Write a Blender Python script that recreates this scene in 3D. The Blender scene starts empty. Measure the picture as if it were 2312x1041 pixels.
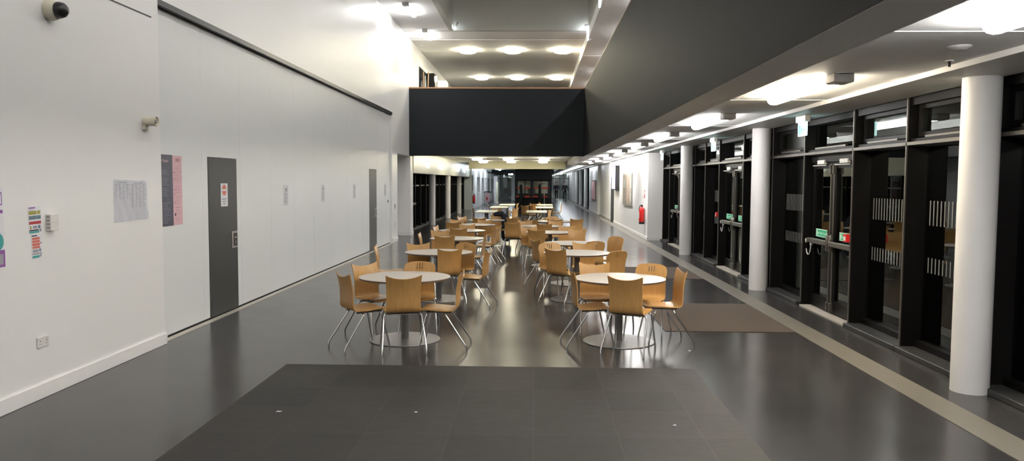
import bpy, bmesh, math, random
from mathutils import Vector, Matrix
random.seed(7)
S = bpy.context.scene
COL = S.collection
R = math.radians

# ------------------------------------------------------------------ camera
W, H, F = 2312, 1041, 1750.0
VX, VY, ROLL, CH = 1208.0, 410.0, 0.005, 1.8
_c, _s = math.cos(ROLL), math.sin(ROLL)
_dx, _dy = VX - W / 2, VY - H / 2
_ux, _uy = _c * _dx + _s * _dy, -_s * _dx + _c * _dy
PITCH = math.atan2(-_uy, F)
YAW = math.atan2(_ux * math.cos(PITCH), F)
FW = Vector((-math.sin(YAW) * math.cos(PITCH), math.cos(YAW) * math.cos(PITCH), -math.sin(PITCH)))
R0 = Vector((math.cos(YAW), math.sin(YAW), 0)); U0 = R0.cross(FW)
RT = _c * R0 + _s * U0; UP = -_s * R0 + _c * U0
CAM = Vector((0, 0, CH))
cd = bpy.data.cameras.new('camera'); cam = bpy.data.objects.new('camera', cd); COL.objects.link(cam)
cd.sensor_fit = 'HORIZONTAL'; cd.sensor_width = 36.0; cd.lens = 36.0 * F / W
cd.clip_start = 0.05; cd.clip_end = 300
m3 = Matrix((RT, UP, -FW)).transposed()
cam.matrix_world = Matrix.Translation(CAM) @ m3.to_4x4()
S.camera = cam
def onz(px, py, z):
    r = FW + RT * ((px - W / 2) / F) - UP * ((py - H / 2) / F)
    t = (z - CH) / r.z
    return CAM + r * t

# ------------------------------------------------------------------ materials
MATS = {}
def mat(name, col, rough=0.6, metal=0.0, var=0.06, scale=6.0, bump=0.0, bscale=60.0, emit=None, stretch=None, spec=0.5, coat=0.0):
    if name in MATS: return MATS[name]
    m = bpy.data.materials.new(name); m.use_nodes = True
    nt = m.node_tree; N = nt.nodes; L = nt.links
    b = N['Principled BSDF']
    b.inputs['Roughness'].default_value = rough
    b.inputs['Metallic'].default_value = metal
    b.inputs['Specular IOR Level'].default_value = spec
    b.inputs['Coat Weight'].default_value = coat
    tc = N.new('ShaderNodeTexCoord'); mp = N.new('ShaderNodeMapping')
    L.new(tc.outputs['Object'], mp.inputs[0])
    if stretch: mp.inputs['Scale'].default_value = stretch
    nz = N.new('ShaderNodeTexNoise'); nz.inputs['Scale'].default_value = scale; nz.inputs['Detail'].default_value = 4
    L.new(mp.outputs[0], nz.inputs['Vector'])
    mx = N.new('ShaderNodeMix'); mx.data_type = 'RGBA'
    mx.inputs[6].default_value = [c * (1 - var) for c in col] + [1]
    mx.inputs[7].default_value = [min(1, c * (1 + var)) for c in col] + [1]
    L.new(nz.outputs['Fac'], mx.inputs[0]); L.new(mx.outputs[2], b.inputs['Base Color'])
    if bump:
        n2 = N.new('ShaderNodeTexNoise'); n2.inputs['Scale'].default_value = bscale; L.new(mp.outputs[0], n2.inputs['Vector'])
        bp = N.new('ShaderNodeBump'); bp.inputs['Strength'].default_value = bump; bp.inputs['Distance'].default_value = 0.01
        L.new(n2.outputs['Fac'], bp.inputs['Height']); L.new(bp.outputs[0], b.inputs['Normal'])
    if emit:
        b.inputs['Emission Color'].default_value = list(emit[0]) + [1]
        b.inputs['Emission Strength'].default_value = emit[1]
    MATS[name] = m
    return m

WALL = mat('white_wall_paint', (0.80, 0.795, 0.785), 0.38, var=0.02, scale=0.8, bump=0.05, bscale=25)
PANEL = mat('partition_laminate', (0.73, 0.745, 0.74), 0.42, var=0.015, scale=0.7)
CEIL = mat('ceiling_paint', (0.86, 0.855, 0.845), 0.7, var=0.02, scale=1)
SKIRT = mat('skirting_gloss', (0.80, 0.79, 0.78), 0.3, var=0.05, scale=9)
NAVY = mat('navy_paint', (0.0160, 0.0185, 0.0215), 0.65, var=0.08, scale=2, spec=0.25)
CHAR = mat('charcoal_paint', (0.0118, 0.0119, 0.0115), 0.6, var=0.06, scale=1.5, spec=0.2)
VOID = mat('rooflight_reveal_paint', (0.50, 0.49, 0.44), 0.7, var=0.03)
TIMBER = mat('timber_capping', (0.40, 0.22, 0.12), 0.45, var=0.15, scale=8, stretch=(0.3, 6, 6))
DDOOR = mat('dark_grey_door', (0.026, 0.026, 0.024), 0.45, var=0.08)
STEEL = mat('brushed_steel', (0.55, 0.54, 0.52), 0.3, 1.0, var=0.05, scale=40)
CHROME = mat('chrome', (0.72, 0.72, 0.72), 0.12, 1.0, var=0.02)
BASEM = mat('table_base_steel', (0.33, 0.32, 0.31), 0.42, 0.7, var=0.06, scale=12)
POLE = mat('table_pole_grey', (0.20, 0.195, 0.19), 0.45, 0.5, var=0.04)
BLACKF = mat('black_window_frame', (0.0035, 0.0030, 0.0028), 0.45, var=0.1, spec=0.15)
ALU = mat('anodised_edge', (0.13, 0.12, 0.105), 0.4, 0.7, var=0.08)
BLACK = mat('black_matte', (0.010, 0.010, 0.012), 0.7, var=0.1)
BPLAS = mat('black_plastic', (0.015, 0.015, 0.017), 0.35, var=0.1)
WPLAS = mat('white_plastic', (0.72, 0.71, 0.68), 0.35, var=0.03)
CREAM = mat('cream_plastic', (0.66, 0.62, 0.50), 0.4, var=0.03)
GPLAS = mat('grey_plastic', (0.30, 0.29, 0.27), 0.45, var=0.03)
COLM = mat('column_paint', (0.63, 0.62, 0.61), 0.5, var=0.04, scale=3)
LAM = mat('table_laminate', (0.48, 0.435, 0.385), 0.36, var=0.015, scale=2)
LAM2 = mat('pale_yellow_laminate', (0.60, 0.57, 0.42), 0.4, var=0.02, scale=2)
EDGE = mat('table_edge', (0.20, 0.14, 0.10), 0.5, var=0.1)
COIR = mat('coir_matting', (0.105, 0.084, 0.070), 0.95, var=0.35, scale=120, bump=0.6, bscale=300, spec=0.1)
MATEDGE = mat('mat_trim', (0.05, 0.038, 0.03), 0.7)
STRIP = mat('pale_stone_strip', (0.150, 0.137, 0.113), 0.45, var=0.12, scale=5, stretch=(1, 0.6, 1))
KERB = mat('dark_kerb', (0.022, 0.022, 0.022), 0.55, var=0.1)
THRESH = mat('threshold_alu', (0.52, 0.48, 0.42), 0.45, 0.3, var=0.1, scale=20)
RED = mat('red_paint', (0.62, 0.02, 0.018), 0.3, var=0.04)
REDM = mat('red_tray', (0.80, 0.07, 0.03), 0.45, var=0.1)
GREEN = mat('sign_green', (0.04, 0.42, 0.20), 0.4, var=0.03)
PALEG = mat('sign_pale', (0.62, 0.85, 0.70), 0.4, var=0.02)
PAPER = mat('white_paper', (0.74, 0.74, 0.78), 0.6, var=0.03, scale=9)
PAPER2 = mat('bright_paper', (0.93, 0.93, 0.98), 0.7, var=0.02)
PRINTL = mat('faint_print', (0.52, 0.51, 0.57), 0.7)
PRINT = mat('grey_print', (0.33, 0.32, 0.36), 0.7, var=0.15, scale=60)
DPRINT = mat('dark_print', (0.04, 0.04, 0.06), 0.7, var=0.2, scale=40)
PNAVY = mat('navy_poster', (0.035, 0.035, 0.065), 0.35, var=0.4, scale=5)
PNAVY2 = mat('navy_poster_text', (0.16, 0.16, 0.20), 0.5, var=0.4, scale=30)
PPINK = mat('pink_poster', (0.68, 0.42, 0.46), 0.5, var=0.06, scale=8)
PPINK2 = mat('pink_poster_text', (0.42, 0.22, 0.26), 0.5, var=0.1, scale=30)
TEAL = mat('print_teal', (0.05, 0.35, 0.33), 0.5); PURP = mat('print_purple', (0.26, 0.09, 0.34), 0.5)
OLIVE = mat('print_olive', (0.36, 0.34, 0.07), 0.5); SLATE = mat('print_slate', (0.13, 0.20, 0.24), 0.5)
CORAL = mat('print_coral', (0.62, 0.15, 0.10), 0.5); CRIM = mat('print_crimson', (0.42, 0.04, 0.05), 0.5)
GLOW = mat('fluorescent_diffuser', (0.9, 0.9, 0.9), 0.5, emit=((1.0, 0.98, 0.96), 15.0))
GLOWH = mat('high_level_diffuser', (0.9, 0.9, 0.9), 0.5, emit=((1.0, 0.99, 0.985), 14.0))
GLOWW = mat('warm_diffuser', (0.9, 0.9, 0.85), 0.5, emit=((1.0, 0.88, 0.68), 27.0))
GLOWY = mat('yellowish_round_diffuser', (0.9, 0.9, 0.8), 0.5, emit=((1.0, 0.92, 0.68), 21.0))
GLOWV = mat('added_fill_diffuser', (0.9, 0.9, 0.9), 0.5, emit=((1.0, 0.985, 0.97), 22.0))  # emitter for the fill strips added in the rooflight void
GLOWM = mat('high_level_diffuser_dim', (0.9, 0.9, 0.9), 0.5, emit=((1.0, 0.99, 0.985), 2.0))
GLOWN = mat('mid_aisle_diffuser', (0.9, 0.9, 0.9), 0.5, emit=((1.0, 0.98, 0.95), 24.0))
GLOWA = mat('aisle_diffuser', (0.9, 0.9, 0.9), 0.5, emit=((1.0, 0.98, 0.95), 36.0))
GLOWF = mat('far_aisle_diffuser', (0.9, 0.9, 0.9), 0.5, emit=((0.90, 0.95, 1.0), 5.5))
GLOWK = mat('cone_lamp_diffuser', (0.9, 0.9, 0.9), 0.5, emit=((0.80, 0.90, 1.0), 0.9))
GLOWC = mat('cool_diffuser', (0.9, 0.9, 0.9), 0.5, emit=((0.82, 0.92, 1.0), 16.0))
EXITG = mat('exit_sign_lit_white', (0.8, 0.9, 0.9), 0.5, emit=((0.60, 1.0, 0.97), 0.9))
EXITD = mat('exit_sign_lit_teal', (0.05, 0.5, 0.5), 0.5, emit=((0.0, 0.62, 0.60), 0.35))
SCREEN = mat('lit_screen', (0.2, 0.2, 0.3), 0.3, emit=((0.52, 0.52, 0.80), 0.75))
CORK = mat('notice_sheets', (0.28, 0.22, 0.17), 0.7, var=0.6, scale=7)
CORKL = mat('notice_sheets_pale', (0.50, 0.50, 0.42), 0.7, var=0.4, scale=9)
PINN = mat('notice_sheets_pinkish', (0.42, 0.26, 0.20), 0.7, var=0.4, scale=9)
GBOX = mat('gear_box_grey', (0.55, 0.53, 0.51), 0.5)
OUT = mat('outdoor_paving', (0.50, 0.53, 0.47), 0.8, var=0.25, scale=3)
SKIN = mat('skin', (0.45, 0.26, 0.20), 0.5); HAIR = mat('dark_hair', (0.03, 0.022, 0.018), 0.7)
CLOTH = mat('black_cloth', (0.012, 0.013, 0.018), 0.85, var=0.2, scale=20)
CLOTH2 = mat('dark_navy_cloth', (0.02, 0.022, 0.04), 0.85, var=0.2, scale=20)
KPANEL = mat('kiosk_back_panel', (0.62, 0.62, 0.46), 0.5, var=0.2, scale=3)
LEAF = mat('dark_foliage', (0.008, 0.012, 0.008), 0.7, var=0.3, scale=30)
MANIF = mat('frosted_vinyl', (0.15, 0.15, 0.145), 0.6, var=0.05)

def wood_mat():
    m = bpy.data.materials.new('beech_plywood'); m.use_nodes = True
    nt = m.node_tree; N = nt.nodes; L = nt.links; b = N['Principled BSDF']
    b.inputs['Roughness'].default_value = 0.33
    tc = N.new('ShaderNodeTexCoord'); mp = N.new('ShaderNodeMapping'); mp.inputs['Scale'].default_value = (60, 3, 3)
    L.new(tc.outputs['Object'], mp.inputs[0])
    nz = N.new('ShaderNodeTexNoise'); nz.inputs['Scale'].default_value = 2.2; nz.inputs['Detail'].default_value = 6; L.new(mp.outputs[0], nz.inputs['Vector'])
    cr = N.new('ShaderNodeValToRGB')
    cr.color_ramp.elements[0].position = 0.25; cr.color_ramp.elements[0].color = (0.43, 0.235, 0.075, 1)
    cr.color_ramp.elements[1].position = 0.75; cr.color_ramp.elements[1].color = (0.60, 0.345, 0.125, 1)
    L.new(nz.outputs['Fac'], cr.inputs[0]); L.new(cr.outputs[0], b.inputs['Base Color'])
    return m
WOOD = wood_mat()

def floor_mat():
    m = bpy.data.materials.new('polished_concrete'); m.use_nodes = True
    nt = m.node_tree; N = nt.nodes; L = nt.links; b = N['Principled BSDF']
    tc = N.new('ShaderNodeTexCoord')
    n1 = N.new('ShaderNodeTexNoise'); n1.inputs['Scale'].default_value = 0.8; n1.inputs['Detail'].default_value = 5; n1.inputs['Roughness'].default_value = 0.55
    L.new(tc.outputs['Object'], n1.inputs['Vector'])
    cr = N.new('ShaderNodeValToRGB')
    cr.color_ramp.elements[0].position = 0.3; cr.color_ramp.elements[0].color = (0.034, 0.032, 0.0315, 1)
    cr.color_ramp.elements[1].position = 0.72; cr.color_ramp.elements[1].color = (0.052, 0.049, 0.049, 1)
    L.new(n1.outputs['Fac'], cr.inputs[0]); L.new(cr.outputs[0], b.inputs['Base Color'])
    n2 = N.new('ShaderNodeTexNoise'); n2.inputs['Scale'].default_value = 2.3; n2.inputs['Detail'].default_value = 6
    L.new(tc.outputs['Object'], n2.inputs['Vector'])
    mr = N.new('ShaderNodeMapRange'); mr.inputs[3].default_value = 0.17; mr.inputs[4].default_value = 0.24; b.inputs['Specular IOR Level'].default_value = 0.25
    L.new(n2.outputs['Fac'], mr.inputs[0]); L.new(mr.outputs[0], b.inputs['Roughness'])
    return m
FLOOR = floor_mat()

def slab_mat():
    m = bpy.data.materials.new('stone_slabs'); m.use_nodes = True
    nt = m.node_tree; N = nt.nodes; L = nt.links; b = N['Principled BSDF']
    b.inputs['Roughness'].default_value = 0.62; b.inputs['Specular IOR Level'].default_value = 0.3
    tc = N.new('ShaderNodeTexCoord'); mp = N.new('ShaderNodeMapping'); L.new(tc.outputs['Object'], mp.inputs[0])
    br = N.new('ShaderNodeTexBrick'); br.offset = 0.0; br.squash = 1.0
    br.inputs['Scale'].default_value = 1.0; br.inputs['Brick Width'].default_value = 0.6; br.inputs['Row Height'].default_value = 0.6
    br.inputs['Mortar Size'].default_value = 0.0028; br.inputs['Bias'].default_value = 0.0
    br.inputs['Color1'].default_value = (0.024, 0.023, 0.021, 1); br.inputs['Color2'].default_value = (0.034, 0.031, 0.0285, 1)
    br.inputs['Mortar'].default_value = (0.05, 0.047, 0.042, 1)
    L.new(mp.outputs[0], br.inputs['Vector'])
    nz = N.new('ShaderNodeTexNoise'); nz.inputs['Scale'].default_value = 9; nz.inputs['Detail'].default_value = 8; L.new(tc.outputs['Object'], nz.inputs['Vector'])
    mr = N.new('ShaderNodeMapRange'); mr.inputs[3].default_value = 0.8; mr.inputs[4].default_value = 1.2; L.new(nz.outputs['Fac'], mr.inputs[0])
    mx = N.new('ShaderNodeMix'); mx.data_type = 'RGBA'; mx.blend_type = 'MULTIPLY'; mx.inputs[0].default_value = 1
    L.new(br.outputs['Color'], mx.inputs[6]); L.new(mr.outputs[0], mx.inputs[7]); L.new(mx.outputs[2], b.inputs['Base Color'])
    bp = N.new('ShaderNodeBump'); bp.inputs['Strength'].default_value = 0.25; bp.inputs['Distance'].default_value = 0.01
    L.new(nz.outputs['Fac'], bp.inputs['Height']); L.new(bp.outputs[0], b.inputs['Normal'])
    return m
SLAB = slab_mat()

def glass_mat(name, tint=(0.86, 0.90, 0.88), ior=2.05):
    m = bpy.data.materials.new(name); m.use_nodes = True
    nt = m.node_tree; N = nt.nodes; L = nt.links; N.clear()
    o = N.new('ShaderNodeOutputMaterial'); t = N.new('ShaderNodeBsdfTransparent'); t.inputs[0].default_value = list(tint) + [1]
    g = N.new('ShaderNodeBsdfGlossy'); g.inputs['Roughness'].default_value = 0.01; g.inputs[0].default_value = (0.9, 0.95, 0.93, 1)
    fr = N.new('ShaderNodeFresnel'); fr.inputs[0].default_value = ior
    mx = N.new('ShaderNodeMixShader'); L.new(fr.outputs[0], mx.inputs[0]); L.new(t.outputs[0], mx.inputs[1]); L.new(g.outputs[0], mx.inputs[2])
    L.new(mx.outputs[0], o.inputs[0])
    return m
GLASS = glass_mat('double_glazing')

# ------------------------------------------------------------------ mesh helpers
class MB:
    def __init__(s): s.bm = bmesh.new()
    def box(s, x0, x1, y0, y1, z0, z1, bev=0.0, M=None, seg=1):
        t = bmesh.new(); r = bmesh.ops.create_cube(t, size=1)
        for v in t.verts:
            v.co = Vector(((x0 + x1) / 2 + v.co.x * (x1 - x0), (y0 + y1) / 2 + v.co.y * (y1 - y0), (z0 + z1) / 2 + v.co.z * (z1 - z0)))
        if bev: bmesh.ops.bevel(t, geom=t.edges[:], offset=bev, segments=seg, affect='EDGES', profile=0.5)
        s._merge(t, M); return s
    def _merge(s, t, M=None):
        if M is not None: bmesh.ops.transform(t, matrix=M, verts=t.verts)
        me = bpy.data.meshes.new('tmp'); t.to_mesh(me); t.free(); s.bm.from_mesh(me); bpy.data.meshes.remove(me)
    def tube(s, pts, r, n=8, M=None):
        t = bmesh.new(); pts = [Vector(p) for p in pts]; rings = []
        rr = r if isinstance(r, (list, tuple)) else [r] * len(pts)
        prev = None
        for i, p in enumerate(pts):
            a = pts[max(0, i - 1)]; b = pts[min(len(pts) - 1, i + 1)]; d = (b - a).normalized()
            if prev is None:
                u = d.cross(Vector((0, 0, 1)))
                if u.length < 1e-3: u = d.cross(Vector((0, 1, 0)))
            else: u = prev - d * prev.dot(d)
            u.normalize(); prev = u; w = d.cross(u)
            rings.append([t.verts.new(p + (u * math.cos(2 * math.pi * k / n) + w * math.sin(2 * math.pi * k / n)) * rr[i]) for k in range(n)])
        for a, b in zip(rings, rings[1:]):
            for k in range(n): t.faces.new((a[k], a[(k + 1) % n], b[(k + 1) % n], b[k])).smooth = True
        t.faces.new(rings[0][::-1]); t.faces.new(rings[-1])
        s._merge(t, M); return s
    def lathe(s, prof, n=32, c=(0, 0, 0), M=None, axis='Z'):
        t = bmesh.new(); rings = []
        for r, z in prof:
            rings.append([t.verts.new((r * math.cos(2 * math.pi * k / n), r * math.sin(2 * math.pi * k / n), z)) for k in range(n)] if r > 1e-6 else [t.verts.new((0, 0, z))])
        for a, b in zip(rings, rings[1:]):
            for k in range(n):
                va = [a[k], a[(k + 1) % n]] if len(a) > 1 else [a[0]]
                vb = [b[(k + 1) % n], b[k]] if len(b) > 1 else [b[0]]
                if len(va) + len(vb) >= 3: t.faces.new(va + vb)
        if len(rings[0]) > 1: t.faces.new(rings[0][::-1])
        if len(rings[-1]) > 1: t.faces.new(rings[-1])
        mm = Matrix.Translation(Vector(c))
        if axis == 'X': mm = mm @ Matrix.Rotation(math.pi / 2, 4, 'Y')
        if axis == 'Y': mm = mm @ Matrix.Rotation(-math.pi / 2, 4, 'X')
        bmesh.ops.transform(t, matrix=mm, verts=t.verts)
        s._merge(t, M); return s
    def poly(s, pts, ext):
        t = bmesh.new(); vs = [t.verts.new(p) for p in pts]; f = t.faces.new(vs)
        r = bmesh.ops.extrude_face_region(t, geom=[f]); e = Vector(ext)
        for v in r['geom']:
            if isinstance(v, bmesh.types.BMVert): v.co += e
        bmesh.ops.recalc_face_normals(t, faces=t.faces)
        s._merge(t); return s
    def mesh(s, name, m, smooth=None):
        bmesh.ops.recalc_face_normals(s.bm, faces=s.bm.faces)
        me = bpy.data.meshes.new(name); s.bm.to_mesh(me); s.bm.free(); me.materials.append(m)
        if smooth is not None:
            for p in me.polygons: p.use_smooth = True
            me.set_sharp_from_angle(angle=R(smooth))
        return me
    def build(s, name, m, parent=None, smooth=None):
        me = s.mesh(name, m, smooth); o = bpy.data.objects.new(name, me); COL.objects.link(o)
        if parent: o.parent = parent
        return o
def bx(name, m, a, parent=None, bev=0.0, seg=1):
    return MB().box(*a, bev=bev, seg=seg).build(name, m, parent)
def struct(o): o['kind'] = 'structure'; return o
def sbox(name, m, a, bev=0.0): return struct(bx(name, m, a, None, bev))
def tag(o, label, cat, group=None):
    o['label'] = label; o['category'] = cat
    if group: o['group'] = group
    return o
def empty(name, loc=(0, 0, 0), rz=0.0):
    o = bpy.data.objects.new(name, None); COL.objects.link(o); o.location = loc; o.rotation_euler = (0, 0, rz)
    o.empty_display_size = 0.1; return o
def copy_tree(o, parent=None):
    c = o.copy(); COL.objects.link(c)
    if parent: c.parent = parent
    for ch in list(o.children): copy_tree(ch, c)
    return c
def text_mesh(txt, size, m, parent, M, name='lettering', ext=0.0005):
    cu = bpy.data.curves.new('t', 'FONT'); cu.body = txt; cu.size = size; cu.extrude = ext; cu.align_x = 'CENTER'; cu.align_y = 'CENTER'
    o = bpy.data.objects.new('t', cu); COL.objects.link(o)
    dg = bpy.context.evaluated_depsgraph_get()
    me = bpy.data.meshes.new_from_object(o.evaluated_get(dg)); bpy.data.objects.remove(o)
    me.transform(M); me.materials.clear(); me.materials.append(m)
    q = bpy.data.objects.new(name, me); COL.objects.link(q); q.parent = parent; return q
# orientation for lettering on the left wall (readable from +x side): text x -> +Y, text y -> +Z
def MLW(x, y, z): return Matrix.Translation((x, y, z)) @ Matrix(((0, 0, 1, 0), (1, 0, 0, 0), (0, 1, 0, 0), (0, 0, 0, 1)))
# right wall (readable from -x side): text x -> -Y
def MRW(x, y, z): return Matrix.Translation((x, y, z)) @ Matrix(((0, 0, -1, 0), (-1, 0, 0, 0), (0, 1, 0, 0), (0, 0, 0, 1)))

# ================================================================== SETTING
Y0 = -7.0
sbox('floor', FLOOR, (-6.4, 4.02, Y0, 96, -0.2, 0))
f2 = sbox('floor', SLAB, (-2.42, 1.54, Y0, 7.43, 0.0, 0.004)); 
# align slab joints
f2.location.x = 0
sbox('trim_1', STRIP, (3.16, 3.44, Y0, 78, 0, 0.004))
sbox('trim_2', THRESH, (-4.165, -4.085, 8.33, 22.3, 0, 0.006))
# --- left wall
sbox('wall_left', WALL, (-4.6, -4.05, Y0, 8.31, 0, 6.46))
m = MB(); m.box(-4.049, -4.046, Y0, 8.16, 3.500, 3.512); struct(m.build('trim_3', DDOOR))
m = MB(); m.box(-4.05, -4.030, Y0, 8.32, 0, 0.125, bev=0.004); m.box(-4.19, -4.03, 8.312, 8.322, 0, 0.125)
struct(m.build('baseboard_left', SKIRT))
sbox('wall_left', WALL, (-4.6, -4.12, 8.31, 22.35, 3.77, 6.46))
m = MB(); m.box(-4.6, -4.13, 22.36, 23.2, 0, 6.46); m.box(-4.6, -4.13, 23.2, 25.45, 2.62, 6.46); m.box(-5.6, -5.0, 23.2, 25.45, 0, 2.62)
m.box(-5.6, -4.10, 25.45, 26.0, 0, 2.62)
struct(m.build('wall_left', WALL))
m = MB(); m.box(-4.13, -4.112, 22.36, 23.2, 0, 0.125, bev=0.003); m.box(-5.0, -4.10, 25.43, 25.45, 0, 0.125, bev=0.003); m.box(-4.10, -4.082, 25.43, 26.0, 0, 0.125, bev=0.003)
struct(m.build('baseboard_left', SKIRT))
# upper gallery left wall with a dark opening
m = MB(); m.box(-4.6, -4.13, 25.45, 27.6, 3.75, 6.46); m.box(-4.6, -4.13, 27.6, 31.2, 5.86, 6.46); m.box(-4.6, -4.13, 31.2, 46, 3.75, 6.46)
struct(m.build('wall_left', WALL))
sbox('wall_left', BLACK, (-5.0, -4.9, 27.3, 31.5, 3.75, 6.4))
# --- back wall behind the camera and walls not seen
sbox('wall_back', WALL, (-4.6, 4.3, Y0 - 0.3, Y0, 0, 6.46))

# --- folding partition
part = empty('folding_partition', (-4.19, 15.3, 0)); tag(part, 'tall white folding panel partition along the left wall under a black track', 'partition')
def P_(o): o.parent = part; o.matrix_parent_inverse = Matrix.Translation((4.19, -15.3, 0)); return o
seams = [8.325, 9.66, 10.93, 12.2, 13.38, 14.58, 15.75, 17.2, 18.7, 20.55, 22.3]
for a, b in zip(seams, seams[1:]):
    m = MB(); a2, b2 = a + 0.002, b - 0.002; x0, x1 = -4.27, -4.19
    dr = (9.83, 10.78) if a == 9.66 else (19.52, 20.40) if a == 18.7 else None
    if dr:
        m.box(x0, x1, a2, dr[0] - .006, .022, 3.70); m.box(x0, x1, dr[1] + .006, b2, .022, 3.70); m.box(x0, x1, dr[0] - .006, dr[1] + .006, 2.096, 3.70)
    else: m.box(x0, x1, a2, b2, .022, 3.70)
    P_(m.build('panel', PANEL))
P_(bx('track', BPLAS, (-4.30, -4.115, 8.325, 22.34, 3.705, 3.768)))
P_(bx('floor_seal', BLACK, (-4.26, -4.20, 8.33, 22.3, 0.0, 0.022)))
P_(bx('backing', BLACK, (-4.33, -4.275, 8.33, 22.34, 0.0, 3.70)))
P_(bx('end_jamb', WALL, (-4.3, -4.135, 22.302, 22.358, 0.0, 3.70)))
for n, (a, b) in enumerate([(9.83, 10.78), (19.52, 20.40)]):
    d = bx('door_%d' % (n + 1), DDOOR, (-4.26, -4.185, a, b, 0.012, 2.09), bev=0.002); struct(d)
    h = MB(); yc = b - 0.115
    h.box(-4.185, -4.179, yc - 0.10, yc + 0.10, 0.86, 1.09, bev=0.002)
    hh = h.build('door_handle', STEEL, d)
    MB().box(-4.179, -4.177, yc - 0.045, yc + 0.085, 0.885, 1.065).build('recess', BPLAS, hh)
    MB().box(-4.177, -4.168, yc - 0.03, yc + 0.03, 0.995, 1.01, bev=0.002).build('lever', STEEL, hh)
    MB().box(-4.177, -4.165, yc - 0.01, yc + 0.012, 0.92, 0.96, bev=0.003).build('lock', STEEL, hh)

# --- navy bridge parapet, cap, soffit
sbox('wall_bridge', NAVY, (-4.128, 1.575, 25.40, 25.60, 2.63, 4.80))
sbox('trim_4', TIMBER, (-4.128, 1.575, 25.385, 25.62, 4.80, 4.852), bev=0.006)
sbox('floor', CHAR, (-4.6, 4.3, 25.6, 46, 3.60, 3.75))
# --- bulkhead (charcoal) and beams on the right
sbox('wall_bulkhead', CHAR, (1.58, 1.76, Y0, 46, 2.632, 4.82))
sbox('trim_5', TIMBER, (1.578, 1.80, Y0, 46, 4.82, 4.845))
sbox('trim_6', CEIL, (1.585, 1.96, Y0, 92, 2.63, 2.80))
sbox('floor', CHAR, (1.76, 4.3, Y0, 25.6, 3.60, 3.75))
m = MB(); m.box(1.96, 3.31, Y0, 92, 2.745, 2.85)
struct(m.build('ceiling', CEIL))
m = MB()
for yy in (3.35, 4.15, 4.95, 9.0, 13.1, 17.2, 21.3): m.box(1.97, 3.30, yy, yy + 0.012, 2.740, 2.745)
struct(m.build('trim_7', CEIL))
sbox('trim_8', COLM, (3.312, 3.93, Y0, 92, 2.70, 2.85))
# --- upper ceilings
m = MB(); m.box(-4.6, -2.70, Y0, 24.3, 6.46, 6.6); m.box(-4.6, 1.6, 24.45, 25.8, 6.46, 6.6)
struct(m.build('ceiling', CEIL))
m = MB(); m.box(-4.6, 1.6, 25.8, 46, 6.44, 6.6); struct(m.build('ceiling', CEIL))
m = MB(); m.box(1.6, 4.3, Y0, 46, 6.15, 6.458); m.box(1.601, 4.25, 27.15, 27.17, 6.14, 6.15); struct(m.build('ceiling', CEIL))
# rooflight void
m = MB(); m.box(-2.7, -2.56, Y0, 24.3, 6.46, 8.6); m.box(-4.6, 1.75, 24.302, 24.45, 6.46, 8.6); m.box(1.602, 1.75, Y0, 24.3, 6.46, 8.6); m.box(-2.7, 1.75, Y0, 24.45, 8.6, 8.7)
m.box(-2.7, 1.75, Y0 - .2, Y0, 6.46, 8.7)
struct(m.build('wall_rooflight', VOID))
sbox('wall_gallery', WALL, (4.1, 4.3, Y0, 46, 3.75, 6.15))
sbox('wall_gallery', WALL, (-4.6, 4.3, 45.8, 46, 3.75, 6.46))
# --- under the bridge
sbox('ceiling', CEIL, (-4.6, 1.585, 25.6, 40.6, 2.84, 3.0))
sbox('trim_9', CEIL, (-4.05, 1.585, 25.60, 25.66, 2.63, 2.84))
YEL = mat('cream_beam_paint', (0.27, 0.25, 0.165), 0.5, var=0.02)
sbox('trim_10', YEL, (-3.45, 1.585, 40.4, 40.8, 2.45, 2.84))
# left header above the far glazing, pier
YWALL = mat('cream_wall_paint', (0.66, 0.64, 0.52), 0.35, var=0.02)
sbox('wall_left', YWALL, (-4.7, -4.08, 26.0, 49.0, 2.07, 2.84))
sbox('wall_left', YWALL, (-4.9, -4.0, 49.0, 50.0, 0, 2.84))
# lower dark ceiling past the beam
sbox('ceiling', CEIL, (-4.9, 1.585, 40.8, 66, 2.78, 2.95))
sbox('ceiling', CHAR, (-3.7, 1.585, 66, 92, 2.50, 2.95)); sbox('ceiling', CEIL, (-4.9, -3.7, 66, 92, 2.62, 2.95))
# left far wall with slot windows
m = MB(); xs0, xs1 = -4.6, -4.06
m.box(xs0, xs1, 50, 54.2, 0, 2.84); m.box(xs0, xs1, 54.2, 57.2, 0, 1.0); m.box(xs0, xs1, 54.2, 57.2, 2.08, 2.84)
m.box(xs0, xs1, 57.2, 59, 0, 2.84); m.box(xs0, xs1, 59, 74, 2.05, 2.84); m.box(xs0, xs1, 74, 82, 0, 2.84)
for yy in (61.5, 65, 69.5): m.box(xs0, xs1, yy, yy + 1.9, 0, 2.05)
struct(m.build('wall_left', WALL))
sbox('window_9', GPLAS, (-4.5, -4.45, 54.2, 57.2, 1.0, 2.08))
w = sbox('window_10', BPLAS, (-4.5, -4.45, 59, 74, 0, 2.05))
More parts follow.
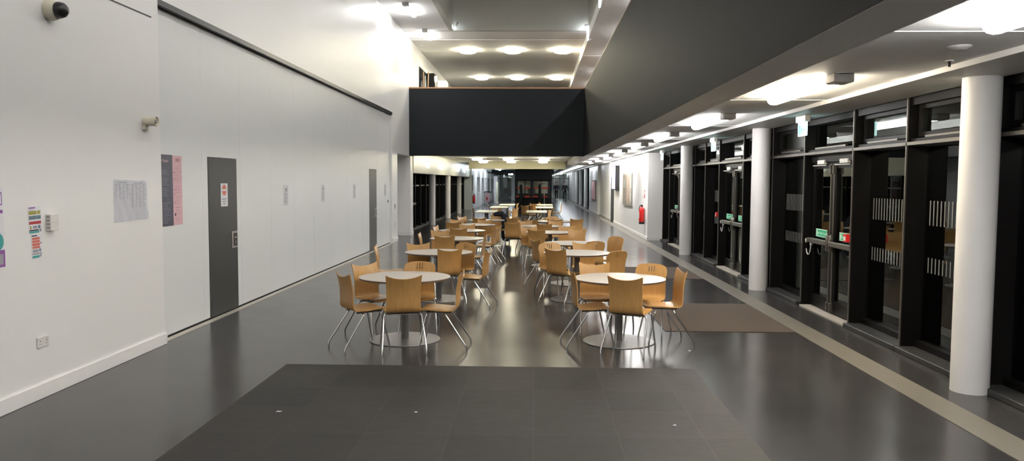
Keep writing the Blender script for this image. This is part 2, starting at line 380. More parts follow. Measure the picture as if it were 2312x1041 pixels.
# right wall beyond the glazing
m = MB(); m.box(3.48, 4.3, 24.03, 34.3, 0, 2.70); m.box(3.48, 4.3, 34.3, 36.3, 2.03, 2.70); m.box(3.62, 4.3, 36.3, 43.2, 0, 2.70); m.box(3.48, 4.3, 43.2, 50.0, 0, 2.70)
m.box(3.55, 4.3, 74.5, 82, 0, 2.7)
struct(m.build('wall_right', WALL))
m = MB(); m.box(3.462, 3.48, 24.015, 34.3, 0, 0.10, bev=0.003); m.box(3.462, 3.93, 24.012, 24.03, 0, 0.10); m.box(3.602, 3.62, 36.3, 43.2, 0, 0.1); m.box(3.462, 3.48, 43.2, 50, 0, 0.1)
struct(m.build('baseboard_right', SKIRT))
d = sbox('door_3', BLACK, (3.54, 3.60, 34.3, 36.3, 0, 2.03)); bx('door_handle', STEEL, (3.52, 3.54, 34.45, 34.55, 0.95, 1.15), d)
# outside ground
sbox('ground', OUT, (4.30, 16, -10, 30, -0.25, -0.06)); sbox('ground', OUT, (-12, -6.42, 22, 60, -0.25, -0.06))

# ------------------------------------------------------------------ right glazing
def fin_mb(m, y, ztop=2.70): m.box(3.935, 4.16, y - 0.025, y + 0.025, 0.05, ztop)
def bay(n, fins, glazed, y0, y1):
    """fins: mullion positions; glazed: list of (ya, yb) fixed lights; leaves out the doors"""
    w = struct(empty('window_%d' % n, (4.0, (y0 + y1) / 2, 0)))
    inv = Matrix.Translation((-4.0, -(y0 + y1) / 2, 0))
    def A(o): o.parent = w; o.matrix_parent_inverse = inv; return o
    for y in fins:
        A(MB().box(3.94, 4.18, y - .03, y + .03, 0.0, 2.86).build('mullion', BLACKF))
        A(MB().box(3.930, 3.940, y - .012, y + .012, 0.05, 2.70).build('mullion_edge', ALU))
    A(bx('transom', BLACKF, (3.97, 4.18, y0, y1, 2.19, 2.27))); A(bx('transom_edge', ALU, (3.93, 3.97, y0, y1, 2.20, 2.235)))
    A(bx('head', BLACKF, (3.96, 4.18, y0, y1, 2.62, 2.86)))
    for ya, yb in glazed:
        A(bx('sill', KERB, (3.87, 4.20, ya - .02, yb + .02, 0.0, 0.055), bev=0.006))
        A(bx('bottom_rail', BLACKF, (4.08, 4.17, ya, yb, 0.055, 0.12)))
        m = MB(); m.box(4.148, 4.154, ya, yb, 0.12, 2.19)
        gl = A(m.build('glass', GLASS))
        m = MB(); k = ya + 0.10
        while k < yb - 0.08:
            m.box(4.144, 4.1475, k, k + 0.017, 1.36, 1.62); m.box(4.144, 4.1475, k, k + 0.017, 0.86, 1.02); k += 0.073
        q = m.build('safety_stripes', MANIF); q.parent = gl
        # opening top light
        m = MB(); m.box(4.02, 4.10, ya + .10, yb - .04, 2.29, 2.335); m.box(4.02, 4.10, ya + .10, yb - .04, 2.575, 2.62)
        m.box(4.02, 4.10, ya + .10, ya + .155, 2.335, 2.575); m.box(4.02, 4.10, yb - .095, yb - .04, 2.335, 2.575)
        A(m.build('top_light_frame', BLACKF))
        A(bx('top_light_glass', GLASS, (4.055, 4.06, ya + .155, yb - .095, 2.335, 2.575)))
        A(bx('top_light_stay', ALU, (3.985, 4.015, ya + .30, yb - .25, 2.275, 2.295)))
    return w
bay(1, [5.25, 3.6, 2.0], [(3.63, 5.22), (5.28, 6.77), (2.03, 3.57)], 0.0, 6.77)
bay(2, [6.80, 8.38, 9.76, 11.50, 13.02], [(6.83, 8.35), (8.41, 9.73), (11.53, 12.99)], 6.77, 13.05)
bay(3, [13.20, 14.82, 16.75, 18.12, 19.30], [(13.23, 14.79), (16.78, 18.09), (18.15, 19.27)], 13.05, 19.33)
bay(4, [19.55, 20.85, 22.85, 23.98], [(19.58, 20.82), (22.88, 23.95)], 19.33, 24.01)
# double doors
def ddoor(n, y0, y1):
    d = struct(empty('door_%d' % n, (4.05, (y0 + y1) / 2, 0))); yc = (y0 + y1) / 2
    inv = Matrix.Translation((-4.05, -yc, 0))
    def A(o, p=None): o.parent = p or d; o.matrix_parent_inverse = inv if p is None else Matrix.Identity(4); return o
    A(bx('threshold', THRESH, (3.90, 4.12, y0 + .03, y1 - .03, 0.0, 0.018)))
    A(bx('top_frame', BLACKF, (4.02, 4.15, y0 + .03, y1 - .03, 2.09, 2.19)))
    A(bx('over_door_glass', GLASS, (4.09, 4.095, y0 + .03, y1 - .03, 2.27, 2.62)))
    A(bx('over_door_stay', ALU, (3.985, 4.015, y0 + .35, y1 - .25, 2.275, 2.30)))
    for s in (-1, 1):
        a, b = (y0 + .04, yc - .004) if s < 0 else (yc + .004, y1 - .04)
        m = MB(); m.box(4.05, 4.10, a, b, 0.03, 0.20); m.box(4.05, 4.10, a, b, 2.00, 2.085)
        m.box(4.05, 4.10, a, a + .085, 0.20, 2.0); m.box(4.05, 4.10, b - .085, b, 0.20, 2.0)
        lf = A(m.build('door_leaf', BLACKF))
        A(bx('glass', GLASS, (4.072, 4.078, a + .085, b - .085, 0.20, 2.0)), lf)
        yb = b - .05 if s < 0 else a + .05      # meeting stile side
        ye = a + .03 if s < 0 else b - .03
        m = MB(); m.tube([(4.025, yb, 0.06), (4.025, yb, 2.06)], 0.011, 8)
        for zz in (0.11, 1.98): m.box(4.0, 4.05, yb - .022, yb + .022, zz - .06, zz + .06, bev=0.006)
        A(m.build('panic_rod', ALU, None, 35), lf)
        m = MB(); m.box(3.965, 4.03, min(yb, ye), max(yb, ye), 0.94, 1.01, bev=0.008)
        A(m.build('push_bar', ALU), lf)
        m = MB(); m.lathe([(0.0, -.02), (.045, -.02), (.05, 0.0), (.045, .02), (0, .02)], 20, (4.0, yb, 0.99), axis='X')
        m.box(3.975, 4.04, yb - .03, yb + .03, 0.86, 1.10, bev=0.02)
        A(m.build('latch_case', ALU, None, 40), lf)
        m = MB(); m.box(4.0, 4.05, (a + b) / 2 - .13, (a + b) / 2 + .13, 2.06, 2.12, bev=0.006)
        A(m.build('door_closer', WPLAS), lf)
        m = MB(); m.box(3.93, 3.945, (a + b) / 2 - .4, (a + b) / 2 + .1, 2.035, 2.047); A(m.build('closer_arm', STEEL), lf)
        # green sign on the glass
        sy0, sy1 = a + .26, b - .12
        if s < 0: sy0, sy1 = a + .16, b - .18
        sg = A(bx('push_bar_sign', PALEG, (4.066, 4.070, sy0, sy1, 1.035, 1.145)), lf)
        g = MB().box(4.0635, 4.066, sy0 + .012, sy1 - .012, 1.047, 1.133).build('sign_field', GREEN, sg)
        text_mesh('Push bar to open', 0.058, PALEG, sg, MRW(4.0625, (sy0 + sy1) / 2 - .045, 1.09))
        MB().box(4.0615, 4.0635, sy1 - .075, sy1 - .03, 1.055, 1.125).build('pictogram', PALEG, sg)
    # cable loop on the far side of the pair
    m = MB(); pts = []
    for i in range(13):
        t = math.pi * i / 12; pts.append((3.99, y1 + .02 - .10 + .10 * math.cos(t), 0.93 - .17 * math.sin(t)))
    m.tube(pts, 0.007, 6); m.box(3.97, 4.01, y1 - .02, y1 + .04, 0.93, 0.99, bev=.004); m.box(3.98, 4.01, y1 - .2, y1 - .16, 0.9, 0.95, bev=.004)
    A(m.build('door_loop', WPLAS, None, 40))
ddoor(4, 9.79, 11.47); ddoor(5, 14.85, 16.72); ddoor(6, 20.88, 22.82)
def break_glass(y, label):
    o = empty('call_point', (3.92, y, 1.11)); tag(o, label, 'alarm call point', 'red break glass points')
    MB().box(-.03, .03, -.05, .05, -.05, .05, bev=.006).build('case', RED, o)
    MB().box(-.033, -.03, -.03, .03, -.03, .02).build('window', WPLAS, o)
break_glass(9.83, 'red break glass box on the mullion beside the nearest glazed double doors')
break_glass(16.80, 'red break glass box beside the second pair of glazed doors, between two white columns')

# ------------------------------------------------------------------ columns
def column(x, y, r, h, label, grp):
    o = MB().lathe([(r, 0.0), (r, h)], 40, (0, 0, 0)).build('round_column', COLM, None, 40); o.location = (x, y, 0)
    tag(o, label, 'column', grp); return o
for x, y, l in ((3.79, 6.76, 'thick white round column nearest the camera, in front of the glazing at right'),
                (3.775, 13.12, 'white round column between the first and second pairs of glazed doors'),
                (3.765, 19.42, 'white round column beyond the second pair of glazed doors')):
    column(x, y, 0.152, 2.70, l, 'white round columns along the right glazing')
for y, l in ((31.95, 'nearest white column in front of the far left dark glazing'), (37.7, 'middle white column in front of the far left dark glazing'), (43.3, 'farthest white column in front of the far left dark glazing')):
    column(-4.25, y, 0.135, 2.07, l, 'white columns of the far left glazing')
for y, l in ((55.3, 'nearest of the small white columns at the far right glazing'), (61.4, 'second of the small white columns at the far right glazing'), (67.4, 'third of the small white columns at the far right glazing')):
    column(3.62, y, 0.15, 2.70, l, 'distant white columns on the right')
sbox('wall_right', CEIL, (3.5, 3.8, 71.5, 72.4, 0, 2.7))

# far glazing left and right
def far_bay(n, x, ys, z1, sgn, tr):
    w = struct(empty('window_%d' % n, (x, (ys[0] + ys[-1]) / 2, 0))); inv = Matrix.Translation((-x, -(ys[0] + ys[-1]) / 2, 0))
    def A(o): o.parent = w; o.matrix_parent_inverse = inv; return o
    for y in ys: A(bx('mullion', BLACKF, (x - .06, x + .14 * sgn, y - .03, y + .03, 0, z1)) if sgn > 0 else bx('mullion', BLACKF, (x - .14, x + .06, y - .03, y + .03, 0, z1)))
    A(bx('transom', ALU, (x - .03, x + .08, ys[0], ys[-1], tr, tr + .05) if sgn > 0 else (x - .08, x + .03, ys[0], ys[-1], tr, tr + .05)))
    A(bx('sill', KERB, (x - .1, x + .16, ys[0], ys[-1], 0, .06) if sgn > 0 else (x - .16, x + .1, ys[0], ys[-1], 0, .06)))
    A(bx('glass', GLASS, (x - .004, x, ys[0], ys[-1], .06, z1)))
    return w, A
w, A = far_bay(5, -4.62, [26.0, 27.5, 29.0, 30.4, 31.9], 2.07, 1, 1.60)
A(bx('panic_rod', ALU, (-4.50, -4.47, 28.2, 28.24, .1, 2.0))); A(bx('push_bar', ALU, (-4.50, -4.44, 27.6, 28.9, .92, 1.0)))
w, A = far_bay(6, -4.62, [31.95, 33.5, 35.0, 36.4, 37.7], 2.07, 1, 1.60)
w, A = far_bay(7, -4.62, [37.75, 39.2, 40.6, 42, 43.3], 2.07, 1, 1.60)
A(bx('panic_rod', ALU, (-4.50, -4.47, 39.9, 39.94, .1, 2.0))); A(bx('push_bar', ALU, (-4.50, -4.44, 39.3, 40.5, .92, 1.0)))
w, A = far_bay(8, -4.62, [43.35, 45, 47, 49.0], 2.07, 1, 1.60)
w, A = far_bay(11, 3.95, [50.0, 52, 54, 56, 58, 60, 62, 64, 66, 68, 70, 71.5], 2.70, -1, 2.2)

# ------------------------------------------------------------------ far end screen
w = struct(empty('window_12', (0, 82, 0))); inv = Matrix.Translation((0, -82, 0))
def A(o): o.parent = w; o.matrix_parent_inverse = inv; return o
for x in (-4.2, -3.7, -2.9, 1.2, 1.9, 2.6, 3.3): A(bx('mullion', ALU, (x - .03, x + .03, 81.95, 82.05, 0, 2.6)))
A(bx('transom', ALU, (-4.2, 3.5, 81.96, 82.04, 2.1, 2.17)))
A(bx('glass', GLASS, (-4.2, 3.5, 81.99, 82.0, 0, 2.6)))
d = sbox('door_7', BPLAS, (-3.75, -2.25, 86.0, 86.1, 0, 2.15))
for x in (-3.0, -2.55): bx('notice', PAPER, (x - .1, x + .1, 85.97, 86.0, 1.3, 1.75), d)
sbox('wall_right', WALL, (3.55, 3.9, 82, 92, 0, 2.7)); sbox('wall_end', GPLAS, (-4.9, 3.9, 92, 92.2, 0, 2.9)); sbox('wall_left', WALL, (-4.6, -4.2, 82, 92, 0, 2.9))
sbox('wall_end', WALL, (-2.25, -1.55, 74.6, 74.8, 0, 2.5))
sbox('door_8', PANEL, (-2.22, -1.75, 74.55, 74.6, 0.0, 2.1))

# ================================================================== LIGHTS
def fluoro(x, y0, y1, z, label, glow=GLOW, box=True, grp='strip lights on the low aisle ceiling', w=0.075, boxend=-1):
    o = empty('strip_light', (x, (y0 + y1) / 2, z)); tag(o, label, 'ceiling light', grp)
    L = (y1 - y0) / 2
    MB().box(-.055, .055, -L, L, -.022, 0, bev=.004).build('tray', WPLAS, o)
    prof = [(-w, -.018), (-w, -.045), (-w * .75, -.075), (-w * .3, -.088), (w * .3, -.088), (w * .75, -.075), (w, -.045), (w, -.018)]
    pts = [(a, -L + (.22 if box else 0), b) for a, b in prof]
    m = MB(); m.poly(pts, (0, 2 * L - (.22 if box else 0), 0)); bmesh.ops.bevel(m.bm, geom=m.bm.edges[:], offset=.008, segments=2, affect='EDGES')
    m.build('diffuser', glow, o, 40)
    if box: MB().box(-.085, .085, -L, -L + .215, -.085, 0, bev=.01).build('gear_box', GBOX, o)
    return o
ends = [(2.6, 4.6), (6.75, 8.72), (10.65, 12.87), (14.75, 16.9), (18.75, 20.85), (22.9, 25.0), (27.0, 29.1), (31.1, 33.2), (35.2, 37.3)]
words = ['cut by the top right corner', 'above the nearest glazed double doors', 'third from the camera', 'fourth from the camera', 'fifth from the camera', 'sixth from the camera', 'seventh from the camera', 'eighth from the camera', 'ninth from the camera']
for i, (a, b) in enumerate(ends):
    fluoro(2.63, a, b, 2.745, 'strip light on the right aisle ceiling, ' + words[i], GLOWW if i == 1 else GLOWA if i == 0 else GLOWN if i > 4 else GLOW)
k = 45.0; n = 0
while k < 80:
    fluoro(2.63, k, k + 2.1, 2.745, 'tiny far strip light in the distant aisle row beyond the wall screen', GLOWF, box=False); k += 4.1
fluoro(2.63, -1.6, 0.4, 2.745, 'strip light on the aisle ceiling behind the camera', GLOW)
# atrium wall strips
yy = 24.0; i = 0
while yy > -6:
    fluoro(-3.42 if i < 2 else -2.95, yy, yy + 1.5, 6.46, 'bright strip light on the high ceiling beside the left wall' + (', farthest' if i == 0 else ', second farthest' if i == 1 else ', out of frame'), GLOWH if i < 2 else GLOWM, grp='strip lights on the high ceiling by the left wall')
    yy -= 3.55; i += 1
for yy in (-5.5, -2, 1.5, 5, 8.5, 12, 15.5):  # unseen strips added in the void to brighten near walls and floor
    fluoro(1.0, yy, yy + 1.5, 8.6, 'added fill strip light high in the rooflight, out of frame', GLOWV, box=False, grp='added fill strips in the rooflight')
# gallery strips above the bulkhead
for j, yy in enumerate((2, 6, 10, 14, 18, 22, 26, 30, 34)):
    fluoro(2.75, yy, yy + 1.5, 6.15, 'strip light over the upper right gallery, hidden behind the bulkhead', GLOW, box=False, grp='strip lights over the upper gallery')
# round lights
def round_light(x, y, z, r, label, glow, grp, t=.11):
    o = empty('round_light', (x, y, z)); tag(o, label, 'ceiling light', grp)
    MB().lathe([(r * .9, -.02), (r * .9, 0)], 32).build('base', WPLAS, o, 40)
    MB().lathe([(0, -t), (r * .75, -t), (r * .95, -t * .8), (r, -t * .5), (r * .97, -.021), (0, -.021)], 32).build('diffuser', glow, o, 50)
nm = ['left', 'middle', 'right']
for row, (y, yn) in enumerate(((27.7, 'nearer'), (34.8, 'farther'))):
    for i, x in enumerate((-2.41, -.82, .94)):
        round_light(x, y, 6.44, .30, '%s light of the %s row of round lights on the gallery ceiling' % (nm[i], yn), GLOWY, 'round lights on the gallery ceiling')
for row, (y, yn) in enumerate(((34.3, 'nearer'), (39.0, 'farther'))):
    for i, x in enumerate(((-2.56, -1.18, .40), (-2.60, -1.20, .40))[row]):
        round_light(x, y, 2.84, .23, '%s light of the %s row of round lights under the dark bridge' % (nm[i], yn), GLOWY, 'round lights under the bridge')
for x, y in ((-3.0, 47), (-2.2, 70)):
    round_light(x, y, 2.78 if y < 66 else 2.5, .2, ('nearer' if y < 50 else 'farther') + ' far round light on the low ceiling beyond the cream beam', GLOWC, 'far round lights')
for yy, l in ((52.5, 'nearest'), (57.5, 'middle'), (62.5, 'farthest')):
    fluoro(-2.9, yy, yy + 1.8, 2.78, l + ' of the three far strip lights left of the kiosk', GLOWC, box=False, grp='far left strip lights')
round_light(0.0, 88, 2.5, .3, 'round light behind the end glass screen', GLOWC, 'end lights'); round_light(2.8, 88, 2.745, .3, 'round light behind the end glass screen at right', GLOWC, 'end lights')
# left wall lights
for y, l in ((29.0, 'nearest'), (33.2, 'second'), (40.4, 'third'), (44.0, 'farthest')):
    o = empty('wall_light', (-4.08, y, 2.45)); tag(o, '%s small bluish white cone light on the cream wall above the far left glazing' % l, 'wall light', 'cone wall lights')
    MB().lathe([(.035, -.17), (.085, .06)], 16, (.09, 0, 0)).build('shade', GLOWK, o, 40)
    MB().box(0, .09, -.03, .03, .05, .09, bev=.005).build('bracket', WPLAS, o)
# void corner tubes
for (x, y, z, s, l) in ((1.575, 24.1, 6.28, -1, 'slender upright light tube at the far right corner of the rooflight'), (1.575, 19.7, 6.30, -1, 'slender upright light tube on the right edge of the rooflight, cut by the frame top')):
    o = empty('tube_light', (x, y, z)); tag(o, l, 'light', 'tube lights at the rooflight')
    MB().tube([(0, 0, -.16), (0, 0, .28)], .018, 8).build('tube', GLOWC, o, 40)
    MB().box(-.10, .02, -.02, .02, .28, .32, bev=.005).build('bracket', GPLAS, o)
o = empty('spotlight', (-2.50, 24.1, 6.50)); tag(o, 'small bright spotlight at the far left corner of the rooflight', 'light')
MB().tube([(0, 0, 0), (.10, -.10, .14)], .03, 10).build('body', GPLAS, o, 40); MB().lathe([(0, -.03), (.045, -.03), (.045, 0), (0, 0)], 12, (0, -.02, 0)).build('lamp', GLOWC, o, 40)

# ------------------------------------------------------------------ exit signs
def exit_sign(x, y, z, label):
    o = empty('exit_sign', (x, y, z)); tag(o, label, 'exit sign', 'hanging green exit signs')
    MB().box(-.035, .035, -.19, .19, -.085, 0, bev=.006).build('housing', WPLAS, o)
    p = MB().box(-.012, .012, -.155, .155, -.27, -.085, bev=.004).build('panel', EXITG, o)
    def sh(n, pts): return MB().poly([(-.0135, a, b) for a, b in pts], (-.002, 0, 0)).build(n, EXITD, p)
    # field pieces leave a running figure, an arrow and a doorway in the lit white
    sh('door_symbol', [(.115, -.25), (.05, -.25), (.05, -.12), (.115, -.12)])
    sh('figure_symbol', [(.03, -.25), (.01, -.25), (-.005, -.20), (-.03, -.24), (-.045, -.24), (-.02, -.18), (-.01, -.15), (.02, -.15), (.035, -.18)])
    sh('arrow_symbol', [(-.06, -.19), (-.09, -.16), (-.09, -.18), (-.13, -.18), (-.13, -.20), (-.09, -.20), (-.09, -.22)])
exit_sign(3.60, 10.62, 2.70, 'lit green exit sign hanging nearest, over the first glazed double doors')
exit_sign(3.60, 15.85, 2.70, 'lit green exit sign hanging over the second pair of glazed doors')
exit_sign(3.60, 22.2, 2.70, 'lit green exit sign hanging farthest, beside the white wall corner')
exit_sign(-2.95, 73.9, 2.50, 'far lit exit sign before the end glass screen')

# ================================================================== LEFT WALL ITEMS
def wallthing(name, x, y, z, label, cat, grp=None):
    o = empty(name, (x, y, z)); tag(o, label, cat, grp); return o
# dome camera
o = wallthing('security_camera', -4.05, 6.42, 3.20, 'dark dome security camera on a cream mount high on the left wall', 'security camera')
MB().lathe([(0, 0), (.085, 0), (.088, .03), (.075, .075), (.06, .08), (0, .08)], 28, axis='X').build('mount', CREAM, o, 40)
MB().lathe([(.066, .08), (.068, .10), (.058, .135), (.035, .158), (0, .165)], 28, axis='X').build('dome', BPLAS, o, 60)
# alarm sounder
o = wallthing('alarm_sounder', -4.05, 7.97, 2.40, 'small cream horn alarm sounder on the left wall above the paper sheets', 'alarm')
MB().lathe([(0, 0), (.052, 0), (.055, .02), (.046, .05), (.046, .11), (.055, .125), (.05, .13), (.04, .118), (0, .118)], 24, axis='X').build('horn', CREAM, o, 40)
MB().lathe([(0, 0), (.022, 0), (.022, .012), (0, .012)], 16, (.118, 0, 0), axis='X').build('grille', GPLAS, o, 40)
MB().box(0, .025, -.05, .03, -.09, -.04, bev=.004).build('back_box', CREAM, o)
# thermostat box
o = wallthing('wall_controller', -4.05, 6.35, 1.44, 'small white plastic wall box right of the coloured leaflets', 'wall controller')
MB().box(0, .045, -.055, .055, -.07, .07, bev=.006, seg=2).build('cover', WPLAS, o)
m = MB()
for k in range(4): m.box(.010, .035, -.0565, -.055, -.05 + k * .03, -.035 + k * .03)
m.build('vent', GPLAS, o)
MB().box(.045, .0455, -.05, .05, -.002, 0).build('joint', GPLAS, o)
# sockets
def socket(x, y, z, label, n=2):
    o = wallthing('wall_socket', x, y, z, label, 'socket')
    MB().box(0, .012, -.075, .075, -.043, .043, bev=.003).build('plate', WPLAS, o)
    m = MB()
    for c in (-.038, .038):
        m.box(.012, .0125, c - .004, c + .004, .002, .012); m.box(.012, .0125, c - .014, c - .006, -.02, -.015); m.box(.012, .0125, c + .006, c + .014, -.02, -.015)
    m.build('pin_holes', BPLAS, o)
    for c in (-.055, .055): MB().box(.012, .016, c - .007, c + .007, .012, .03, bev=.001).build('switch', WPLAS, o)
socket(-4.05, 6.20, .465, 'white double wall socket low on the near left wall')
# left edge poster
o = wallthing('poster', -4.048, 5.50, 1.43, 'white and purple poster cut off by the left frame edge', 'poster')
MB().box(0, .0015, -.30, .285, -.30, .30).build('sheet', PAPER, o)
MB().box(.0015, .0022, -.30, .285, -.30, -.17).build('purple_band', PURP, o)
MB().lathe([(0, .0016), (.07, .0016), (.07, .0026), (0, .0026)], 28, (0, .205, -.105), axis='X').build('teal_circle', TEAL, o)
MB().box(.0022, .0028, .20, .265, -.28, -.20).build('text_block', PRINT, o)
m = MB(); m.box(.0015, .0022, .18, .27, .17, .27); m.build('picture', PURP, o); MB().box(.0022, .0026, .19, .26, .18, .26).build('picture_centre', PAPER, o)
MB().box(.0015, .0022, .18, .275, .11, .135).build('caption', PURP, o)
# leaflets
def leaflet(y0, y1, z0, z1, rows, label, tilt):
    o = wallthing('leaflet', -4.049, (y0 + y1) / 2, (z0 + z1) / 2, label, 'leaflet', 'coloured leaflets on the left wall')
    o.rotation_euler = (R(tilt), 0, 0)
    a, h = (y1 - y0) / 2, (z1 - z0) / 2
    MB().box(0, .0015, -a, a, -h, h).build('sheet', PAPER, o)
    for (f0, f1, g0, g1, mt) in rows:
        MB().box(.0015, .0021, -a + 2 * a * f0, -a + 2 * a * f1, h - 2 * h * g1, h - 2 * h * g0).build('printed_band', mt, o)
leaflet(6.075, 6.235, 1.362, 1.578, [(.05, .55, .02, .07, PURP), (.05, .42, .12, .14, PRINT), (.03, .63, .16, .30, OLIVE), (.68, .95, .16, .29, OLIVE), (.03, .6, .34, .48, SLATE), (.62, .97, .34, .48, SLATE),
        (.03, .97, .55, .66, CRIM), (.3, .65, .72, .83, PRINT), (.72, .9, .71, .83, SLATE), (.08, .2, .72, .84, OLIVE), (.03, .75, .86, .91, DPRINT), (.03, .78, .92, .99, TEAL), (.82, .97, .84, .96, PRINT)],
        'upper coloured leaflet with olive and red bands on the left wall', 1.5)
leaflet(6.105, 6.232, 1.155, 1.352, [(.02, .55, .03, .08, DPRINT), (.06, .8, .12, .22, CORAL), (.06, .8, .24, .34, CORAL), (.06, .8, .36, .47, CORAL), (.06, .8, .49, .58, CORAL), (.85, .98, .35, .40, CRIM),
        (.08, .65, .62, .74, PRINT), (.72, .88, .6, .73, SLATE), (.04, .98, .77, .83, PRINT), (.04, .72, .87, .97, TEAL), (.75, .92, .85, .94, PRINT)],
        'lower leaflet with coral bands just below the olive one', 1.0)
# two papers
for (a, b, z0, z1, rl, l) in ((7.335, 7.655, 1.385, 1.80, .4, 'left of the two white printed sheets taped to the left wall'), (7.645, 7.975, 1.39, 1.795, .62, 'right of the two white printed sheets taped to the left wall')):
    o = wallthing('paper_sheet', -4.049, (a + b) / 2, (z0 + z1) / 2, l, 'paper sheet', 'white printed sheets')
    hw, hh = (b - a) / 2, (z1 - z0) / 2
    me = MB(); n = 10; t = me.bm; g = []
    for i in range(n + 1):
        row = []
        for j in range(n + 1):
            y = -hw + 2 * hw * i / n; z = -hh + 2 * hh * j / n
            row.append(t.verts.new((.003 + .003 * math.sin(i * 1.3 + j) + (.008 if i == n and j < 3 else 0), y + (.012 * (1 - j / n) if a > 7.6 and i > 5 else 0), z)))
        g.append(row)
    for i in range(n):
        for j in range(n): t.faces.new((g[i][j], g[i + 1][j], g[i + 1][j + 1], g[i][j + 1]))
    r = bmesh.ops.solidify(t, geom=t.faces[:], thickness=.0006)
    me.build('sheet', PAPER2, o)
    m = MB()
    for c in range(4):
        y0 = -hw * .85 + c * hw * .44
        for q in range(int(14 * rl / .6)):
            m.box(.0078, .0082, y0, y0 + hw * (.14 if (q + c) % 3 else .22), hh * .78 - q * .017 - .006, hh * .78 - q * .017)
    m.box(.0078, .0082, -hw * .5, hw * .4, hh * .84, hh * .88)
    m.build('printed_table', PRINTL, o)
# navy and pink posters on the partition
o = wallthing('poster', -4.189, 8.69, 1.68, 'dark navy text poster on the partition next to the wall corner', 'poster')
MB().box(0, .002, -.245, .17, -.41, .405).build('sheet', PNAVY, o)
text_mesh('our Exams', .052, PPINK, o, MLW(.0026, -.04, .335)); MB().box(.002, .0027, -.24, -.21, .265, .30).build('heading_letter', PPINK, o)
m = MB()
for k in range(30):
    z = .22 - k * .0205
    if k in (3, 9, 15, 16, 17): continue
    m.box(.002, .0026, -.235, .02 + .09 * random.random(), z, z + .008)
m.build('text_lines', PNAVY2, o); MB().box(.002, .0027, -.24, -.17, -.14, -.115).build('pink_tab', PPINK, o)
o = wallthing('poster', -4.189, 8.985, 1.68, 'long pink paper poster right of the navy poster', 'poster')
MB().box(0, .002, -.122, .11, -.405, .40).build('sheet', PPINK, o)
m = MB(); m.box(.002, .0025, -.05, .06, .33, .37)
for k in range(26):
    z = .27 - k * .025
    if k % 5 == 3: continue
    m.box(.002, .0025, -.06, .03 + .07 * random.random(), z, z + .004)
m.build('text_lines', PPINK2, o)
m = MB()
for z in (.2, .12, .0, -.05, -.15): m.box(.002, .0026, -.09, -.075, z, z + .012)
m.box(.002, .0026, -.09, -.06, -.30, -.27); m.build('bullet_marks', DPRINT, o)
m = MB(); m.box(.0005, .003, -.122, .11, .198, .2); m.box(.0005, .003, -.122, .11, .0, .002); m.box(.0005, .003, -.122, .11, -.2, -.198); m.build('fold_creases', PPINK2, o)
# sign on door 1
o = wallthing('door_sign', -4.184, 10.33, 1.60, 'white no entry sign with red disc on the nearer dark door', 'sign')
MB().box(0, .002, -.115, .115, -.155, .155, bev=.0005).build('sheet', PAPER, o)
MB().lathe([(0, 0), (.073, 0), (.073, .0012), (0, .0012)], 36, (.002, 0, .065), axis='X').build('red_disc', CORAL, o, 40)
MB().box(.0032, .004, -.075, .075, .052, .078).build('white_bar', PAPER, o)
m = MB()
for hw, z in ((.075, -.055), (.068, -.088), (.045, -.12)): m.box(.002, .0028, -hw, hw, z - .008, z + .008)
m.build('text_lines', PRINT, o)
# notices on the partition
NP = mat('clear_pocket', (0.56, 0.56, 0.57), 0.3, var=0.02)
for yc, l in ((12.93, 'nearest'), (15.22, 'second'), (17.9, 'third'), (21.6, 'farthest')):
    o = wallthing('notice', -4.189, yc, 1.55, 'small pale notice on the white partition, %s of the four' % l, 'notice', 'small notices along the partition')
    MB().box(0, .002, -.12, .12, -.17, .17).build('sheet', NP, o)
    m = MB(); m.box(.002, .0026, -.03, .06, .06, .12)
    for k in range(8): m.box(.002, .0026, -.09, .03 + .06 * random.random(), .03 - k * .022, .038 - k * .022)
    m.build('print', PRINT, o)
# switch plates on the pier
o = wallthing('light_switch', -4.13, 22.75, 1.05, 'small steel switch plate on the white pier', 'switch'); MB().box(0, .012, -.04, .04, -.07, .07, bev=.002).build('plate', GPLAS, o); MB().box(.012, .016, -.015, .015, -.03, .03).build('rocker', BPLAS, o)
o = wallthing('wall_socket', -4.13, 22.75, .52, 'white wall socket low on the white pier', 'socket'); MB().box(0, .012, -.045, .045, -.06, .06, bev=.002).build('plate', WPLAS, o)
o = wallthing('key_switch', -4.189, 22.0, 1.22, 'tiny dark key switch at the far end of the partition', 'switch'); MB().box(0, .012, -.03, .03, -.04, .04, bev=.002).build('plate', BPLAS, o)

# ceiling bits
p = onz(2167, 104, 2.745); o = empty('smoke_detector', p); tag(o, 'round white smoke detector on the aisle ceiling near the top right', 'smoke detector')
MB().lathe([(0, -.028), (.045, -.028), (.06, -.02), (.075, -.008), (.075, 0), (0, 0)], 24).build('housing', GBOX, o, 40)
MB().lathe([(.061, -.021), (.064, -.018)], 24).build('vent_ring', GPLAS, o, 40)
p = onz(2144, 136, 2.745); o = empty('sprinkler_head', p); tag(o, 'small dark sprinkler head on the aisle ceiling near the top right', 'sprinkler')
MB().lathe([(0, -.01), (.03, -.01), (.03, 0), (0, 0)], 16).build('rose', WPLAS, o, 40); MB().tube([(0, 0, -.01), (0, 0, -.05)], .01, 8).build('nozzle', BPLAS, o)

